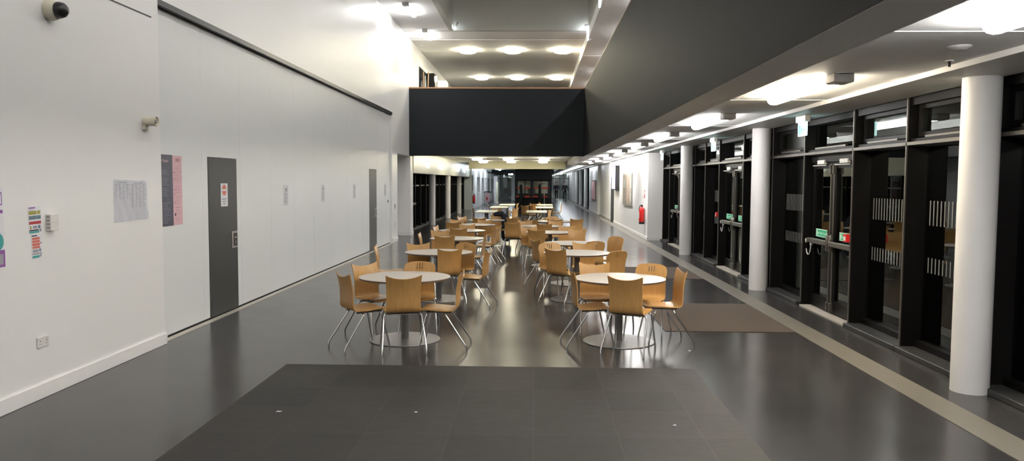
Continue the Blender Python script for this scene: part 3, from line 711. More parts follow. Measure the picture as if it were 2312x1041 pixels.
# ================================================================== RIGHT WALL ITEMS
o = empty('notice_board', (3.48, 29.1, 1.52)); tag(o, 'framed double notice board covered in sheets on the right wall', 'notice board')
MB().box(-.05, 0, -1.35, 1.35, -.60, .60, bev=.01).build('frame', GPLAS, o)
for s in (-1, 1): MB().box(-.055, -.05, s * .66 - .60, s * .66 + .60, -.54, .54).build('pin_panel', CORK, o)
for i in range(9):
    yy = -1.15 + (i % 5) * .5; zz = .22 - (i // 5) * .5
    MB().box(-.058, -.055, yy - .12, yy + .14, zz - .16, zz + .16).build('pinned_sheet', [CORKL, CORK, PINN, SLATE, CORKL][i % 5], o)
o = empty('notice_board', (3.48, 45.7, 1.30)); tag(o, 'distant framed notice board on the far right wall beyond the screen', 'notice board')
MB().box(-.05, 0, -1.4, 1.4, -.6, .6, bev=.01).build('frame', EDGE, o); MB().box(-.055, -.05, -1.3, 1.3, -.52, .52).build('pin_panel', PPINK, o)
o = empty('wall_screen', (3.48, 32.9, 1.98)); tag(o, 'lit lilac display screen in a black case on the right wall', 'screen')
MB().box(-.17, 0, -.75, .75, -.52, .50, bev=.01).build('case', BPLAS, o); MB().box(-.173, -.17, -.70, .70, -.47, .45).build('display', SCREEN, o)
# fire extinguishers
def extinguisher(x, y, z, s, label):
    o = empty('fire_extinguisher', (x, y, z)); tag(o, label, 'fire extinguisher', 'red fire extinguishers')
    c = s * .11
    MB().lathe([(0, 0), (.075, 0), (.085, .02), (.085, .42), (.07, .49), (.035, .53), (.03, .55), (0, .55)], 24, (c, 0, 0)).build('cylinder', RED, o, 40)
    MB().lathe([(.0855, .0), (.0862, .0), (.0862, .07), (.0855, .07)], 24, (c, 0, 0)).build('base_ring', BPLAS, o, 40)
    MB().box(c - .03, c + .03, -.03, .03, .55, .60, bev=.006).build('valve', BPLAS, o)
    MB().box(c - .012, c + .012, -.13, .02, .60, .615, bev=.003).build('handle', BPLAS, o)
    MB().tube([(c, .03, .58), (c + s * .03, .10, .60), (c + s * .06, .16, .50), (c + s * .06, .17, .30), (c + s * .06, .17, .12)], .011, 8).build('hose', BPLAS, o, 40)
    MB().box(c - .088, c - .083, -.05, .05, .18, .38).build('label_plate', PAPER, o)
    MB().box(min(0, s * .03), max(0, s * .03), -.04, .04, .1, .5).build('wall_bracket', GPLAS, o)
extinguisher(3.48, 24.55, .48, -1, 'red fire extinguisher on the right wall near the glazing corner')
extinguisher(-4.0, 49.4, .38, 1, 'red fire extinguisher far off on the left cream pier')
o = empty('safety_notice', (3.478, 24.75, 1.42)); tag(o, 'thin red and white safety notice above the right fire extinguisher', 'sign')
MB().box(-.003, 0, -.10, .10, -.13, .13).build('sheet', CRIM, o); MB().box(-.004, -.003, -.07, .07, -.02, .09).build('pictogram', PAPER, o)
o = empty('wall_alarm', (3.48, 24.35, 2.52)); tag(o, 'small white box high on the right wall corner', 'alarm'); MB().box(-.06, 0, -.06, .06, -.06, .06, bev=.01).build('case', WPLAS, o)
o = empty('wood_panel', (-3.998, 49.45, 1.65)); tag(o, 'brown upright notice above the far left fire extinguisher', 'notice'); MB().box(0, .03, -.3, .3, -.45, .55).build('sheet', EDGE, o)

# ================================================================== MATS, SCRAPS
def mat_obj(x0, x1, y0, y1, label):
    o = empty('floor_mat', ((x0 + x1) / 2, (y0 + y1) / 2, 0)); tag(o, label, 'mat', 'brown coir entrance mats')
    a, b = (x1 - x0) / 2, (y1 - y0) / 2
    MB().box(-a + .012, a - .012, -b + .012, b - .012, 0, .006).build('pile', COIR, o)
    m = MB(); m.box(-a, a, -b, -b + .012, 0, .0075); m.box(-a, a, b - .012, b, 0, .0075); m.box(-a, -a + .012, -b, b, 0, .0075); m.box(a - .012, a, -b, b, 0, .0075)
    m.build('trim', MATEDGE, o)
mat_obj(1.59, 3.155, 9.33, 11.5, 'large brown coir mat inset in front of the nearest glazed doors')
mat_obj(1.59, 3.155, 14.45, 16.4, 'second brown coir mat, farther off by the second glazed doors')
for i, (px, py, z, l) in enumerate(((629, 931, .004, 'curled white paper scrap on the dark stone slabs at left'), (939, 932, .004, 'tiny white speck of litter on the stone slabs'), (1557, 793, 0, 'tiny white scrap beside the front right chairs'), (1523, 962, .004, 'tiny white speck on the stone slabs at right'))):
    p = onz(px, py, z); s = .022 if i == 0 else .012
    m = MB(); m.tube([(-s, 0, .003), (-s * .3, s * .3, .006), (s * .4, s * .2, .003), (s, s * .5, .008)], [.002, .005, .005, .002], 6)
    o = m.build('paper_scrap', PAPER, None, 40); o.location = p; tag(o, l, 'litter', 'bits of litter on the floor')
p = onz(2222, 893, 0); m = MB(); m.box(-.03, .02, -.03, .03, 0, .03, bev=.006); m.box(.02, .05, -.02, .02, .0, .018, bev=.004)
o = m.build('door_stop', WPLAS); o.location = (3.985, 6.60, 0); tag(o, 'small white plastic piece beside the base of the nearest column', 'door stop')

# ================================================================== TABLES
def make_round():
    o = empty('round_table')
    m = MB().lathe([(0, .696), (.49, .696), (.506, .702), (.506, .7185), (0, .7185)], 64); m.build('edge_band', EDGE, o, 40)
    MB().lathe([(0, .7187), (.5135, .7187), (.515, .720), (.514, .722), (0, .722)], 64).build('tabletop', LAM, o, 40)
    MB().lathe([(.043, .012), (.043, .690)], 24).build('pedestal', POLE, o, 40)
    MB().lathe([(0, 0), (.395, 0), (.40, .004), (.398, .010), (.30, .014), (.05, .018), (0, .018)], 64).build('base_plate', BASEM, o, 40)
    m = MB(); m.box(-.22, .22, -.03, .03, .685, .696); m.box(-.03, .03, -.22, .22, .685, .696); m.build('top_bracket', POLE, o)
    return o
rt = [(-1.465, 8.68, 'front round table of the left row, nearest the camera'), (-1.46, 11.75, 'second round table of the left row from the camera'),
      (-1.47, 14.62, 'third round table of the left row'), (-1.60, 17.0, 'fourth round table of the left row'), (-1.50, 19.3, 'fifth round table of the left row'),
      (-1.35, 21.6, 'sixth and farthest round table of the left row'),
      (.955, 8.70, 'front round table of the right row, beside the large coir mat'), (.65, 11.82, 'second round table of the right row'), (.68, 13.68, 'third round table of the right row'),
      (.33, 16.6, 'fourth round table of the right row'), (.18, 18.85, 'fifth round table of the right row'), (.58, 21.2, 'sixth and farthest round table of the right row')]
proto = make_round()
for i, (x, y, l) in enumerate(rt):
    o = proto if i == 0 else copy_tree(proto)
    o.location = (x, y, 0); tag(o, 'white topped ' + l, 'table', 'round pedestal tables')
def make_rect():
    o = empty('rectangular_table')
    MB().box(-.36, .36, -.9, .9, .712, .74, bev=.004).build('tabletop', LAM2, o)
    for s in (-.55, .55):
        q = MB().box(-.035, .035, s - .035, s + .035, .015, .712).build('pedestal', POLE, o)
        MB().box(-.25, .25, s - .22, s + .22, 0, .015, bev=.004).build('base_plate', POLE, o)
    return o
rp = make_rect()
for i, (x, y, l) in enumerate(((-1.72, 27.6, 'nearest rectangular table of the left far row'), (-1.48, 32.2, 'middle rectangular table of the left far row'), (-1.27, 35.8, 'farthest rectangular table of the left far row'),
                               (.06, 27.7, 'nearest rectangular table of the right far row'), (.39, 32.2, 'middle rectangular table of the right far row'), (.45, 35.8, 'farthest rectangular table of the right far row'))):
    o = rp if i == 0 else copy_tree(rp); o.location = (x, y, 0); tag(o, 'pale topped ' + l, 'table', 'rectangular tables at the far end')

# ================================================================== CHAIRS
PROF = [(.205, .425), (.195, .443), (.165, .452), (.11, .451), (.04, .444), (-.04, .437), (-.10, .436), (-.15, .442), (-.180, .458), (-.197, .485), (-.205, .52), (-.207, .58), (-.208, .64), (-.214, .70), (-.224, .76), (-.237, .81), (-.250, .855)]
PROF = [(y, .425 + (z - .445) * .946 if z > .445 else z - .02) for y, z in PROF]
def halfw(t):   # t = arc fraction 0..1
    k = [(0, .165), (.04, .190), (.15, .205), (.30, .200), (.42, .184), (.5, .180), (.7, .176), (.85, .180), (1, .188)]
    for (a, wa), (b, wb) in zip(k, k[1:]):
        if t <= b: return wa + (wb - wa) * (t - a) / (b - a)
    return k[-1][1]
def make_chair(kind):
    o = empty('plywood_chair')
    # densify profile (Catmull-Rom)
    P = [Vector(p) for p in PROF]; pts = []
    for i in range(len(P) - 1):
        p0, p1, p2, p3 = P[max(i - 1, 0)], P[i], P[i + 1], P[min(i + 2, len(P) - 1)]
        for s in (0, .5):
            pts.append(0.5 * ((2 * p1) + (p2 - p0) * s + (2 * p0 - 5 * p1 + 4 * p2 - p3) * s * s + (3 * p1 - p0 - 3 * p2 + p3) * s ** 3))
    pts.append(P[-1]); n = len(pts)
    L = [0]
    for a, b in zip(pts, pts[1:]): L.append(L[-1] + (b - a).length)
    L = [l / L[-1] for l in L]
    if kind == 'B': us = [-1, -.85, -.6, -.35, -.19, -.13, -.03, .03, .13, .19, .35, .6, .85, 1]
    else: us = [-1 + i / 6 for i in range(13)]
    bend = next(i for i in range(n) if pts[i].y > .458 and pts[i].x < 0 and L[i] > .4) if False else 16
    grid = []; norm = []
    for i, p in enumerate(pts):
        a = pts[max(i - 1, 0)]; b = pts[min(i + 1, n - 1)]; d = (b - a).normalized(); nn = Vector((0, -d.y, d.x))  # upward/forward normal (x,y,z)->(0,-dz,dy)
        nn = Vector((0, d.y, -d.x)); row = []
        t = L[i]; hw = halfw(t)
        if kind == 'B' and t > .88: hw *= (1.04 - .10 * ((t - .88) / .12) ** 2)
        back = max(0, min(1, (t - .46) / .12))
        for u in us:
            x = u * hw; y = p.x; z = p.y
            y += back * .018 * u * u            # backrest wraps forward at the sides
            if back > 0:
                f = max(0, (t - .60) / .40)
                if kind == 'A': z += f * (-.028 + .040 * abs(u) ** 2.2)
                else: z += f * (.012 - .020 * u * u - .020 * abs(u) ** 8)
            else:
                z += .006 * u * u * (1 - abs(t - .25) * 2)
                if t < .06: y -= .03 * abs(u) ** 3 * (1 - t / .06)
            row.append(Vector((x, y, z)))
        grid.append(row); norm.append(nn)
    th = .011
    def shell(i0, i1, name, holes=()):
        bm = bmesh.new(); top = []; bot = []
        for i in range(i0, i1 + 1):
            top.append([bm.verts.new(v) for v in grid[i]]); bot.append([bm.verts.new(v + norm[i] * th) for v in grid[i]])
        m_, n_ = i1 - i0, len(us) - 1
        solid = lambda a, b: 0 <= a < m_ and 0 <= b < n_ and (a + i0, b) not in holes
        for a in range(m_):
            for b in range(n_):
                if not solid(a, b): continue
                bm.faces.new((top[a][b], top[a][b + 1], top[a + 1][b + 1], top[a + 1][b])); bm.faces.new((bot[a][b], bot[a + 1][b], bot[a + 1][b + 1], bot[a][b + 1]))
                for (da, db, e0, e1) in ((-1, 0, (a, b), (a, b + 1)), (1, 0, (a + 1, b), (a + 1, b + 1)), (0, -1, (a, b), (a + 1, b)), (0, 1, (a, b + 1), (a + 1, b + 1))):
                    if not solid(a + da, b + db):
                        bm.faces.new((top[e0[0]][e0[1]], top[e1[0]][e1[1]], bot[e1[0]][e1[1]], bot[e0[0]][e0[1]]))
        q = MB(); q.bm.free(); q.bm = bm
        return q.build(name, WOOD, o, 50)
    holes = set()
    if kind == 'B':
        for i in range(n):
            if .86 <= L[i] < .955:
                for b in (4, 6, 8): holes.add((i, b))
    shell(0, bend, 'seat'); shell(bend, n - 1, 'backrest', holes)
    # underframe
    m = MB()
    for s in (-1, 1): m.tube([(s * .135, -.13, 0.402), (s * .135, .15, 0.408)], .010, 8)
    m.tube([(-.17, .12, 0.404), (.17, .12, 0.404)], .010, 8); m.tube([(-.17, -.07, 0.399), (.17, -.07, 0.399)], .010, 8)
    m.build('underframe', CHROME, o, 40)
    for s in (-1, 1):
        MB().tube([(s * .15, .12, 0.404), (s * .178, .122, 0.401), (s * .193, .128, 0.388), (s * .198, .136, 0.365), (s * .218, .200, .075), (s * .220, .205, .05), (s * .220, .206, 0)], .0095, 8).build('leg', CHROME, o, 50)
        MB().tube([(s * .15, -.07, 0.399), (s * .180, -.073, 0.396), (s * .196, -.080, 0.382), (s * .201, -.092, 0.358), (s * .226, -.285, .075), (s * .228, -.300, .05), (s * .228, -.302, 0)], .0095, 8).build('leg', CHROME, o, 50)
    return o
CA = make_chair('A'); CB = make_chair('B'); used = set()
KA = 'plywood chair'; KB = 'slotted plywood chair'
def chair(kind, px, py, th, label, world=None, grp='plywood chairs round the tables'):
    """th: facing angle relative to the line of sight, 0 = back to the camera, 90 = facing right"""
    if world: x, y = world; hd = R(th)
    else:
        p = onz(px, py, .785 + .035 * math.sin(R(th)) ** 2 if kind == 'A' else .815); hd = R(th) + math.atan2(p.x, p.y)
        x = p.x + .245 * math.sin(hd); y = p.y + .245 * math.cos(hd)
    for _ in range(12):                      # keep the backrest clear of the table tops
        done = True
        for (tx, ty, _l) in rt:
            ds = []
            for u in (-1, -.5, 0, .5, 1):
                for lz in (-.205, -.225):
                    lx, ly = u * .178, lz + .018 * u * u
                    wx = x + lx * math.cos(hd) + ly * math.sin(hd); wy = y - lx * math.sin(hd) + ly * math.cos(hd)
                    ds.append((math.hypot(wx - tx, wy - ty), wx - tx, wy - ty))
            dm = min(ds)
            if dm[0] < .535:
                k = .538 - dm[0]; x += dm[1] / dm[0] * k; y += dm[2] / dm[0] * k; done = False
        if done: break
    src = CA if kind == 'A' else CB
    if kind in used: o = copy_tree(src)
    else: o = src; used.add(kind)
    o.location = (x, y, 0); o.rotation_euler = (0, 0, -hd)
    tag(o, (KA if kind == 'A' else KB) + ' ' + label, 'chair', grp)
    return o
L1, L2, L3, L4, L5, L6 = ['%s left row table' % w for w in ('front', 'second', 'third', 'fourth', 'fifth', 'sixth')]
R1, R2, R3, R4, R5, R6 = ['%s right row table' % w for w in ('front', 'second', 'third', 'fourth', 'fifth', 'sixth')]
chair('A', 912, 631, -4, 'at the near side of the %s, back to the camera' % L1)
chair('A', 770, 618, 68, 'at the left end of the %s, turned side on' % L1)
chair('A', 820, 598, 142, 'behind left of the %s, facing the camera' % L1)
chair('B', 948, 592, 183, 'behind the %s, facing the camera' % L1)
chair('A', 1047, 615, -84, 'at the right end of the %s, side on facing left' % L1)
chair('A', 1017, 567, -16, 'at the near side of the %s, back to the camera' % L2)
chair('A', 844, 555, 96, 'at the left of the %s near the partition, side on' % L2)
chair('A', 944, 553, 168, 'behind left of the %s' % L2)
chair('B', 1052, 550, 210, 'behind right of the %s' % L2)
chair('A', 1106, 565, -76, 'at the right end of the %s, side on facing left' % L2)
chair('A', 1004, 536, -3, 'at the near side of the %s, back to the camera' % L3)
chair('A', 944, 526.5, 96, 'at the left of the %s, side on' % L3)
chair('A', 993, 523, 172, 'behind left of the %s' % L3)
chair('A', 1099, 531, -84, 'at the right of the %s, side on facing left' % L3)
chair('A', 1035, 518, 2, 'at the near side of the %s, back to the camera' % L4)
chair('A', 984, 510, 108, 'at the left of the %s, side on' % L4)
chair('A', 1055, 509, 178, 'behind the %s, facing the camera' % L4)
chair('A', 1121, 514, -74, 'at the right of the %s, side on facing left' % L4)
chair('A', 1128, 510, -70, 'just behind the side-on chair at the right of the %s' % L4)
chair('A', 1024, 503.5, 8, 'at the near left of the %s, back to the camera' % L5)
chair('A', 1031, 497, 165, 'behind left of the %s' % L5)
chair('A', 1041, 489.5, 130, 'farther behind left of the %s, turned diagonally' % L5)
chair('A', 1095, 498.5, 182, 'behind right of the %s, facing the camera' % L5)
chair('A', 1082, 494, 0, 'at the near side of the %s, back to the camera' % L6)
coatch = chair('A', 1122, 489, 176, 'behind right of the %s, next to a black coat' % L6)
chair('A', 1066, 470, 85, 'left of the nearest far rectangular table, side on', grp='chairs at the rectangular tables')
chair('A', 1153, 475, -86, 'right of the nearest left rectangular table, side on', grp='chairs at the rectangular tables')
chair('A', 1165, 470, -60, 'between the far rectangular tables, turned diagonally', grp='chairs at the rectangular tables')
chair('A', 1170, 468, -75, 'between the far rectangular tables, behind the diagonal one', grp='chairs at the rectangular tables')
chair('A', 1122, 472, 178, 'behind the nearest left rectangular table', grp='chairs at the rectangular tables')
chair('A', 1103, 464, 88, 'left of the middle left rectangular table', grp='chairs at the rectangular tables')
chair('A', 1170, 459, -80, 'right of the farthest left rectangular table', grp='chairs at the rectangular tables')
# right row
chair('A', 1410, 633, 16, 'at the near side of the %s, back to the camera' % R1)
chair('A', 1288, 613, 80, 'at the left end of the %s, side on facing right' % R1)
chair('A', 1341, 599, 171, 'behind left of the %s, facing the camera' % R1)
chair('B', 1472, 597, 192, 'behind right of the %s, facing the camera' % R1)
chair('A', 1544, 610, -108, 'at the right end of the %s, side on' % R1)
chair('A', 1256, 564, 34, 'at the near left of the %s, back to the camera' % R2)
chair('B', 1240, 549, 163, 'behind left of the %s, facing the camera' % R2)
chair('A', 1318, 551, 178, 'behind the %s, facing the camera' % R2)
chair('B', 1397, 568, -42, 'at the right of the %s, turned away' % R2)
chair('A', 1206, 541, 62, 'at the left of the %s, side on' % R3)
chair('B', 1345, 546, -28, 'at the near right of the %s, turned away' % R3)
chair('B', 1393, 535, 222, 'at the far right of the %s, facing the camera' % R3)
chair('A', 1211, 521, 8, 'at the near left of the %s, back to the camera' % R4)
chair('A', 1302, 520, 176, 'behind right of the %s, above the table edge' % R3)
chair('A', 1322, 515, -104, 'at the right of the %s, side on' % R4)
chair('A', 1195, 514, 168, 'behind left of the %s' % R4)
chair('A', 1279, 512, 176, 'behind right of the %s' % R4)
chair('A', 1303, 496, -18, 'right of the %s, turned with its back to the camera' % R5)
chair('A', 1156, 505, 6, 'in the aisle left of the %s, back to the camera' % R5)
chair('A', 1185, 500, 165, 'left behind the %s, facing the camera' % R5)
chair('A', 1231, 507, 4, 'at the near side of the %s, back to the camera' % R5)
chair('A', 1255, 500, 178, 'behind right of the %s' % R5)
chair('A', 1158, 494, 15, 'in the aisle just beyond the chair left of the %s' % R5)
chair('A', 1198, 498, 22, 'at the near left of the %s' % R6)
chair('A', 1252, 497.5, 2, 'at the near side of the %s, back to the camera' % R6)
chair('B', 1247, 489.5, 178, 'behind the %s' % R6)
chair('A', 1244, 473, -75, 'at the right of the nearest right rectangular table, side on', grp='chairs at the rectangular tables')
chair('A', 1251, 470, -95, 'just right of the side-on chair at the nearest right rectangular table', grp='chairs at the rectangular tables')
chair('A', 1184, 465, 30, 'at the left of the nearest right rectangular table', grp='chairs at the rectangular tables')
chair('A', 1198, 463, 70, 'at the left of the middle right rectangular table', grp='chairs at the rectangular tables')
chair('A', 1203, 460.5, 40, 'near the left of the farthest right rectangular table', grp='chairs at the rectangular tables')
chair('A', 1217, 457, 80, 'at the left of the farthest right rectangular table', grp='chairs at the rectangular tables')
chair('A', 1270, 460, -95, 'alone in the aisle right of the far rectangular tables', grp='chairs at the rectangular tables')

# black coat and bag beside the chair behind the sixth left table
def blob(name, m, pts, parent=None):
    """pts: list of (x,y,z,r) along a chain -> skinned lump"""
    me = bpy.data.meshes.new(name); me.from_pydata([p[:3] for p in pts], [(i, i + 1) for i in range(len(pts) - 1)], []); me.materials.append(m)
    o = bpy.data.objects.new(name, me); COL.objects.link(o); md = o.modifiers.new('Skin', 'SKIN'); md.use_smooth_shade = True
    for i, p in enumerate(pts): me.skin_vertices[0].data[i].radius = (p[3], p[4] if len(p) > 4 else p[3])
    me.skin_vertices[0].data[0].use_root = True
    sd = o.modifiers.new('Sub', 'SUBSURF'); sd.levels = 1; sd.render_levels = 2
    if parent: o.parent = parent
    return o
o = empty('coat', (-.82, 22.3, 0)); tag(o, 'black coat heaped over a seat in the middle aisle behind the left row', 'coat')
blob('coat_body', CLOTH, [(.02, 0, .06, .14), (0, 0, .25, .17), (0, 0, .5, .15), (-.02, 0, .75, .14), (-.08, 0, .88, .08)], o)
blob('coat_sleeve', CLOTH, [(-.05, 0, .86, .09), (-.22, .05, .87, .08), (-.38, .08, .84, .06)], o)

# ================================================================== UPPER GALLERY ITEMS
o = empty('dark_cabinet', (-3.82, 28.6, 3.75)); tag(o, 'dark grey cabinet standing behind the timber parapet rail', 'cabinet')
MB().box(-.15, .15, -.25, .25, 0, 1.96, bev=.01).build('body', CHAR, o); MB().box(-.13, .13, -.262, -.25, .05, 1.9).build('door', CHAR, o)
for i, (a, b, c, l) in enumerate(((-4.02, -4.0, 5.72, 'leftmost pale timber pole leaning behind the parapet'), (-3.96, -3.9, 5.55, 'middle short white pole leaning behind the parapet'), (-3.84, -3.90, 5.70, 'right pale timber pole leaning behind the parapet'))):
    q = MB().tube([(b, 27.85, 3.76), (a, 27.95, c)], .018, 8).build('timber_pole', mat('pale_timber', (.55, .36, .24), .6) if i != 1 else WPLAS, None, 40); tag(q, l, 'pole', 'leaning poles')
o = empty('storage_box', (-3.42, 28.8, 3.75)); tag(o, 'pale cream box unit behind the parapet rail, right of the dark cabinet', 'box')
MB().box(-.17, .17, -.2, .2, 0, 1.72, bev=.02).build('body', CREAM, o); MB().box(-.13, .13, -.21, -.2, .2, 1.6).build('front_panel', WPLAS, o)
o = empty('desk_lamp', (-3.64, 28.4, 3.75)); tag(o, 'small glowing white lamp between the cabinet and the cream box', 'lamp')
MB().tube([(0, 0, 0), (0, 0, 1.68)], .012, 8).build('pole', GPLAS, o); MB().lathe([(.0, 1.66), (.05, 1.68), (.05, 1.84), (0, 1.86)], 16).build('shade', GLOWY, o, 40)
MB().lathe([(0, 0), (.1, 0), (.1, .02), (0, .02)], 20).build('base', GPLAS, o)

# ================================================================== KIOSK
k = empty('kiosk', (-.1, 50, 0)); tag(k, 'black framed food kiosk with red shelves at the far end of the hall', 'kiosk')
MB().box(-1.2, 1.2, 0, 2.6, 1.90, 2.62, bev=.02).build('fascia', BLACK, k)
for x in (-1.2, -.2, 1.06): MB().box(x, x + .12, 0, .12, 0, 1.9).build('post', BLACK, k)
MB().box(-1.2, 1.2, 2.4, 2.5, 0, 1.9).build('rear_wall', BPLAS, k)
for x in (-1.05, -.55, .0, .5): MB().box(x, x + .45, 2.3, 2.39, 1.0, 1.86).build('back_panel', KPANEL, k)
MB().box(-1.1, 1.1, .5, 1.0, 0, .75, bev=.01).build('counter', BLACK, k)
for i, (x, w_) in enumerate(((-1.12, .22), (-.62, .4), (.03, .3), (.55, .42))):
    MB().box(x, x + w_, .1, .5, 1.34, 1.44, bev=.02).build('shelf_tray', REDM, k)
for i, (x, w_) in enumerate(((-1.15, .22), (-.56, .38), (-.1, .4), (.65, .26))):
    MB().box(x, x + w_, .1, .45, .78, .87, bev=.02).build('shelf_tray', REDM, k)
MB().box(-.36, .12, .3, .42, .95, 1.33, bev=.01).build('menu_screen', BPLAS, k)
for x in (-.82, .40): 
    blob('plant_foliage', LEAF, [(x, .25, .05, .1), (x, .25, .6, .13), (x + .02, .25, 1.2, .1), (x, .25, 1.62, .09)], k)
MB().tube([(.72, .2, .05), (.70, .2, .9), (.62, .2, 1.70)], .035, 8).build('white_post', CREAM, k)
m = MB(); m.box(.32, .95, .2, .3, 1.72, 1.78); m.build('white_rail', CREAM, k)

# display stand on the left beyond the beam
o = empty('display_table', (-3.85, 62.5, 0)); tag(o, 'small display table with posters by the far left wall', 'table')
MB().box(-.3, .3, -.6, .6, .92, .98).build('tabletop', CHAR, o)
for x in (-.26, .26):
    for y in (-.55, .55): MB().tube([(x, y, 0), (x, y, .92)], .02, 8).build('leg', STEEL, o)
MB().box(-.12, .22, -.62, -.60, .15, .85).build('poster_panel', PPINK, o); MB().box(-.05, .1, -.63, -.62, .3, .55).build('poster_picture', CRIM, o)
o = empty('banner_stand', (-3.35, 66, 0)); tag(o, 'tall white pull-up banner beyond the far left tables', 'banner'); MB().box(-.16, .16, -.02, .02, .05, 2.25).build('banner', PAPER, o); MB().box(-.2, .2, -.08, .08, 0, .05, bev=.01).build('base', STEEL, o)
o = empty('banner_stand', (-3.15, 64, 0)); tag(o, 'narrow cream banner beside the tall white banner', 'banner'); MB().box(-.1, .1, -.02, .02, .05, 1.75).build('banner', CREAM, o); MB().box(-.14, .14, -.08, .08, 0, .05, bev=.01).build('base', STEEL, o)

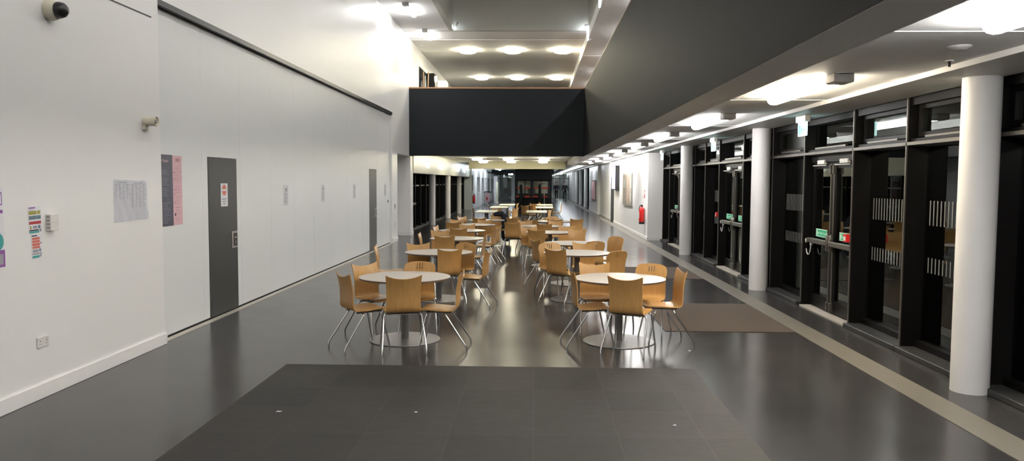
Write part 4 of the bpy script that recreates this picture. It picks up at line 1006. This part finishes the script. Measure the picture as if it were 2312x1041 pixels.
# ================================================================== PEOPLE
def skin_obj(name, m, verts, edges, rad, parent, lv=2, root=0):
    me = bpy.data.meshes.new(name); me.from_pydata(verts, edges, []); me.materials.append(m)
    o = bpy.data.objects.new(name, me); COL.objects.link(o); md = o.modifiers.new('Skin', 'SKIN'); md.use_smooth_shade = True
    for i, r in enumerate(rad): me.skin_vertices[0].data[i].radius = r if isinstance(r, tuple) else (r, r)
    me.skin_vertices[0].data[root].use_root = True
    sd = o.modifiers.new('Sub', 'SUBSURF'); sd.levels = 1; sd.render_levels = lv
    o.parent = parent; return o
def person(x, y, rz, label, top, stride, arm):
    o = empty('person', (x, y, 0), rz); tag(o, label, 'person')
    # local: faces -y
    hipL, hipR = (.09, 0, .90), (-.09, 0, .90)
    kL, kR = (.10, -.05 * stride, .50), (-.10, .02 * stride, .50)
    aL, aR = (.10, .06 * stride - .0, .09), (-.10, .10 * stride, .09)
    tL, tR = (aL[0] + .02, aL[1] - .15, .035), (aR[0] - .02, aR[1] - .15, .035)
    eL, eR = (.29, .05, 1.10), (-.29, .05, 1.10)
    if arm == 'front': wL, wR = (.10, -.20, 1.05), (-.10, -.20, 1.04)
    else: wL, wR = (.30, -.05, .85), (-.16, -.18, .98)
    V = [(0, 0, .95), (0, 0, 1.12), (0, .01, 1.32), (0, .01, 1.45), (0, -.01, 1.53), (0, -.02, 1.62), (0, -.02, 1.70),
         (.17, .01, 1.40), eL, wL, (-.17, .01, 1.40), eR, wR, hipL, kL, aL, tL, hipR, kR, aR, tR]
    Ed = [(0, 1), (1, 2), (2, 3), (3, 4), (4, 5), (5, 6), (2, 7), (7, 8), (8, 9), (2, 10), (10, 11), (11, 12), (0, 13), (13, 14), (14, 15), (15, 16), (0, 17), (17, 18), (18, 19), (19, 20)]
    Rd = [(.13, .10), (.12, .09), (.14, .10), (.06, .06), (.052, .055), (.075, .095), (.055, .07), .05, .038, .028, .05, .038, .028, .08, .055, .038, .03, .08, .055, .038, .03]
    b = skin_obj('body', SKIN, V, Ed, Rd, o)
    # hands: palm + five fingers each, joined to the body mesh by overlapping chains in the same object
    for s, wv in ((1, Vector(wL)), (-1, Vector(wR))):
        hv = [tuple(wv), tuple(wv + Vector((0, -.02, -.06)))]; he = [(0, 1)]; hr = [.026, (.035, .02)]
        for f in range(5):
            off = (-.032 + f * .016) * s; ln = (.05, .075, .08, .072, .055)[f]
            if f == 0: base = wv + Vector((-.02 * s, -.02, -.03)); tip = base + Vector((-.03 * s, -.02, -.035)); mid = (base + tip) / 2
            else: base = wv + Vector((off, -.02, -.07)); mid = base + Vector((0, -.01, -ln * .5)); tip = mid + Vector((0, -.02, -ln * .4))
            i0 = len(hv); hv += [tuple(base), tuple(mid), tuple(tip)]; he += [(1, i0), (i0, i0 + 1), (i0 + 1, i0 + 2)]; hr += [.009, .008, .007]
        skin_obj('hand', SKIN, hv, he, hr, b, 1)
    jr = [(.16, .125), (.155, .12), (.175, .13), (.09, .09), (.07, .07)]
    JV = [(0, 0, .88), (0, 0, 1.10), (0, .01, 1.33), (0, .01, 1.44), (0, 0, 1.49), (.18, .01, 1.40), eL, (eL[0] + (wL[0] - eL[0]) * .9, eL[1] + (wL[1] - eL[1]) * .9, eL[2] + (wL[2] - eL[2]) * .9),
          (-.18, .01, 1.40), eR, (eR[0] + (wR[0] - eR[0]) * .9, eR[1] + (wR[1] - eR[1]) * .9, eR[2] + (wR[2] - eR[2]) * .9)]
    skin_obj('jacket', top, JV, [(0, 1), (1, 2), (2, 3), (3, 4), (2, 5), (5, 6), (6, 7), (2, 8), (8, 9), (9, 10)], jr + [.075, .06, .045, .075, .06, .045], o)
    skin_obj('trousers', CLOTH, [(0, 0, .95), hipL, kL, aL, hipR, kR, aR], [(0, 1), (1, 2), (2, 3), (0, 4), (4, 5), (5, 6)], [(.145, .115), .095, .07, .055, .095, .07, .055], o)
    for a, t in ((aL, tL), (aR, tR)): skin_obj('shoe', BPLAS, [(a[0], a[1] + .04, .045), (a[0], a[1] - .06, .045), (t[0], t[1] - .02, .032)], [(0, 1), (1, 2)], [(.045, .045), (.048, .045), (.038, .032)], o, 1)
    skin_obj('hair', HAIR, [(0, .02, 1.66), (0, .0, 1.72), (0, -.045, 1.725)], [(0, 1), (1, 2)], [(.078, .07), (.075, .05), (.05, .03)], b, 1)
    m = MB()
    for s in (-1, 1): m.lathe([(0, 0), (.009, 0), (.009, .006), (0, .006)], 8, (s * .03, -.118, 1.64), axis='Y')
    m.box(-.022, .022, -.121, -.112, 1.575, 1.582); m.build('face_features', HAIR, b)
    MB().tube([(0, -.112, 1.63), (0, -.132, 1.605), (0, -.114, 1.60)], [.008, .013, .008], 8).build('nose', SKIN, b, 60)
    for s in (-1, 1): MB().lathe([(0, -.01), (.02, -.01), (.025, 0), (.018, .01), (0, .01)], 10, (s * .082, -.015, 1.63), axis='X').build('ear', SKIN, b, 60)
person(2.95, 76.5, R(10), 'person in black jacket and trousers walking at the far right end of the hall', CLOTH, 1.0, 'swing')
person(2.12, 77.0, R(-20), 'person in dark clothes standing left of the other walker, hands held in front', CLOTH2, .3, 'front')

# ================================================================== WORLD / RENDER
wd = bpy.data.worlds.new('night'); wd.use_nodes = True; S.world = wd
wd.node_tree.nodes['Background'].inputs[0].default_value = (0.010, 0.014, 0.020, 1)
wd.node_tree.nodes['Background'].inputs[1].default_value = 0.35
S.view_settings.view_transform = 'Standard'; S.view_settings.look = 'None'
S.view_settings.exposure = 1.85; S.view_settings.gamma = 1.0; S.view_settings.use_curve_mapping = False
S.cycles.use_denoising = True
S.cycles.max_bounces = 10; S.cycles.diffuse_bounces = 5; S.cycles.glossy_bounces = 5; S.cycles.transparent_max_bounces = 16
S.cycles.sample_clamp_indirect = 8.0
S.cycles.caustics_reflective = False; S.cycles.caustics_refractive = False
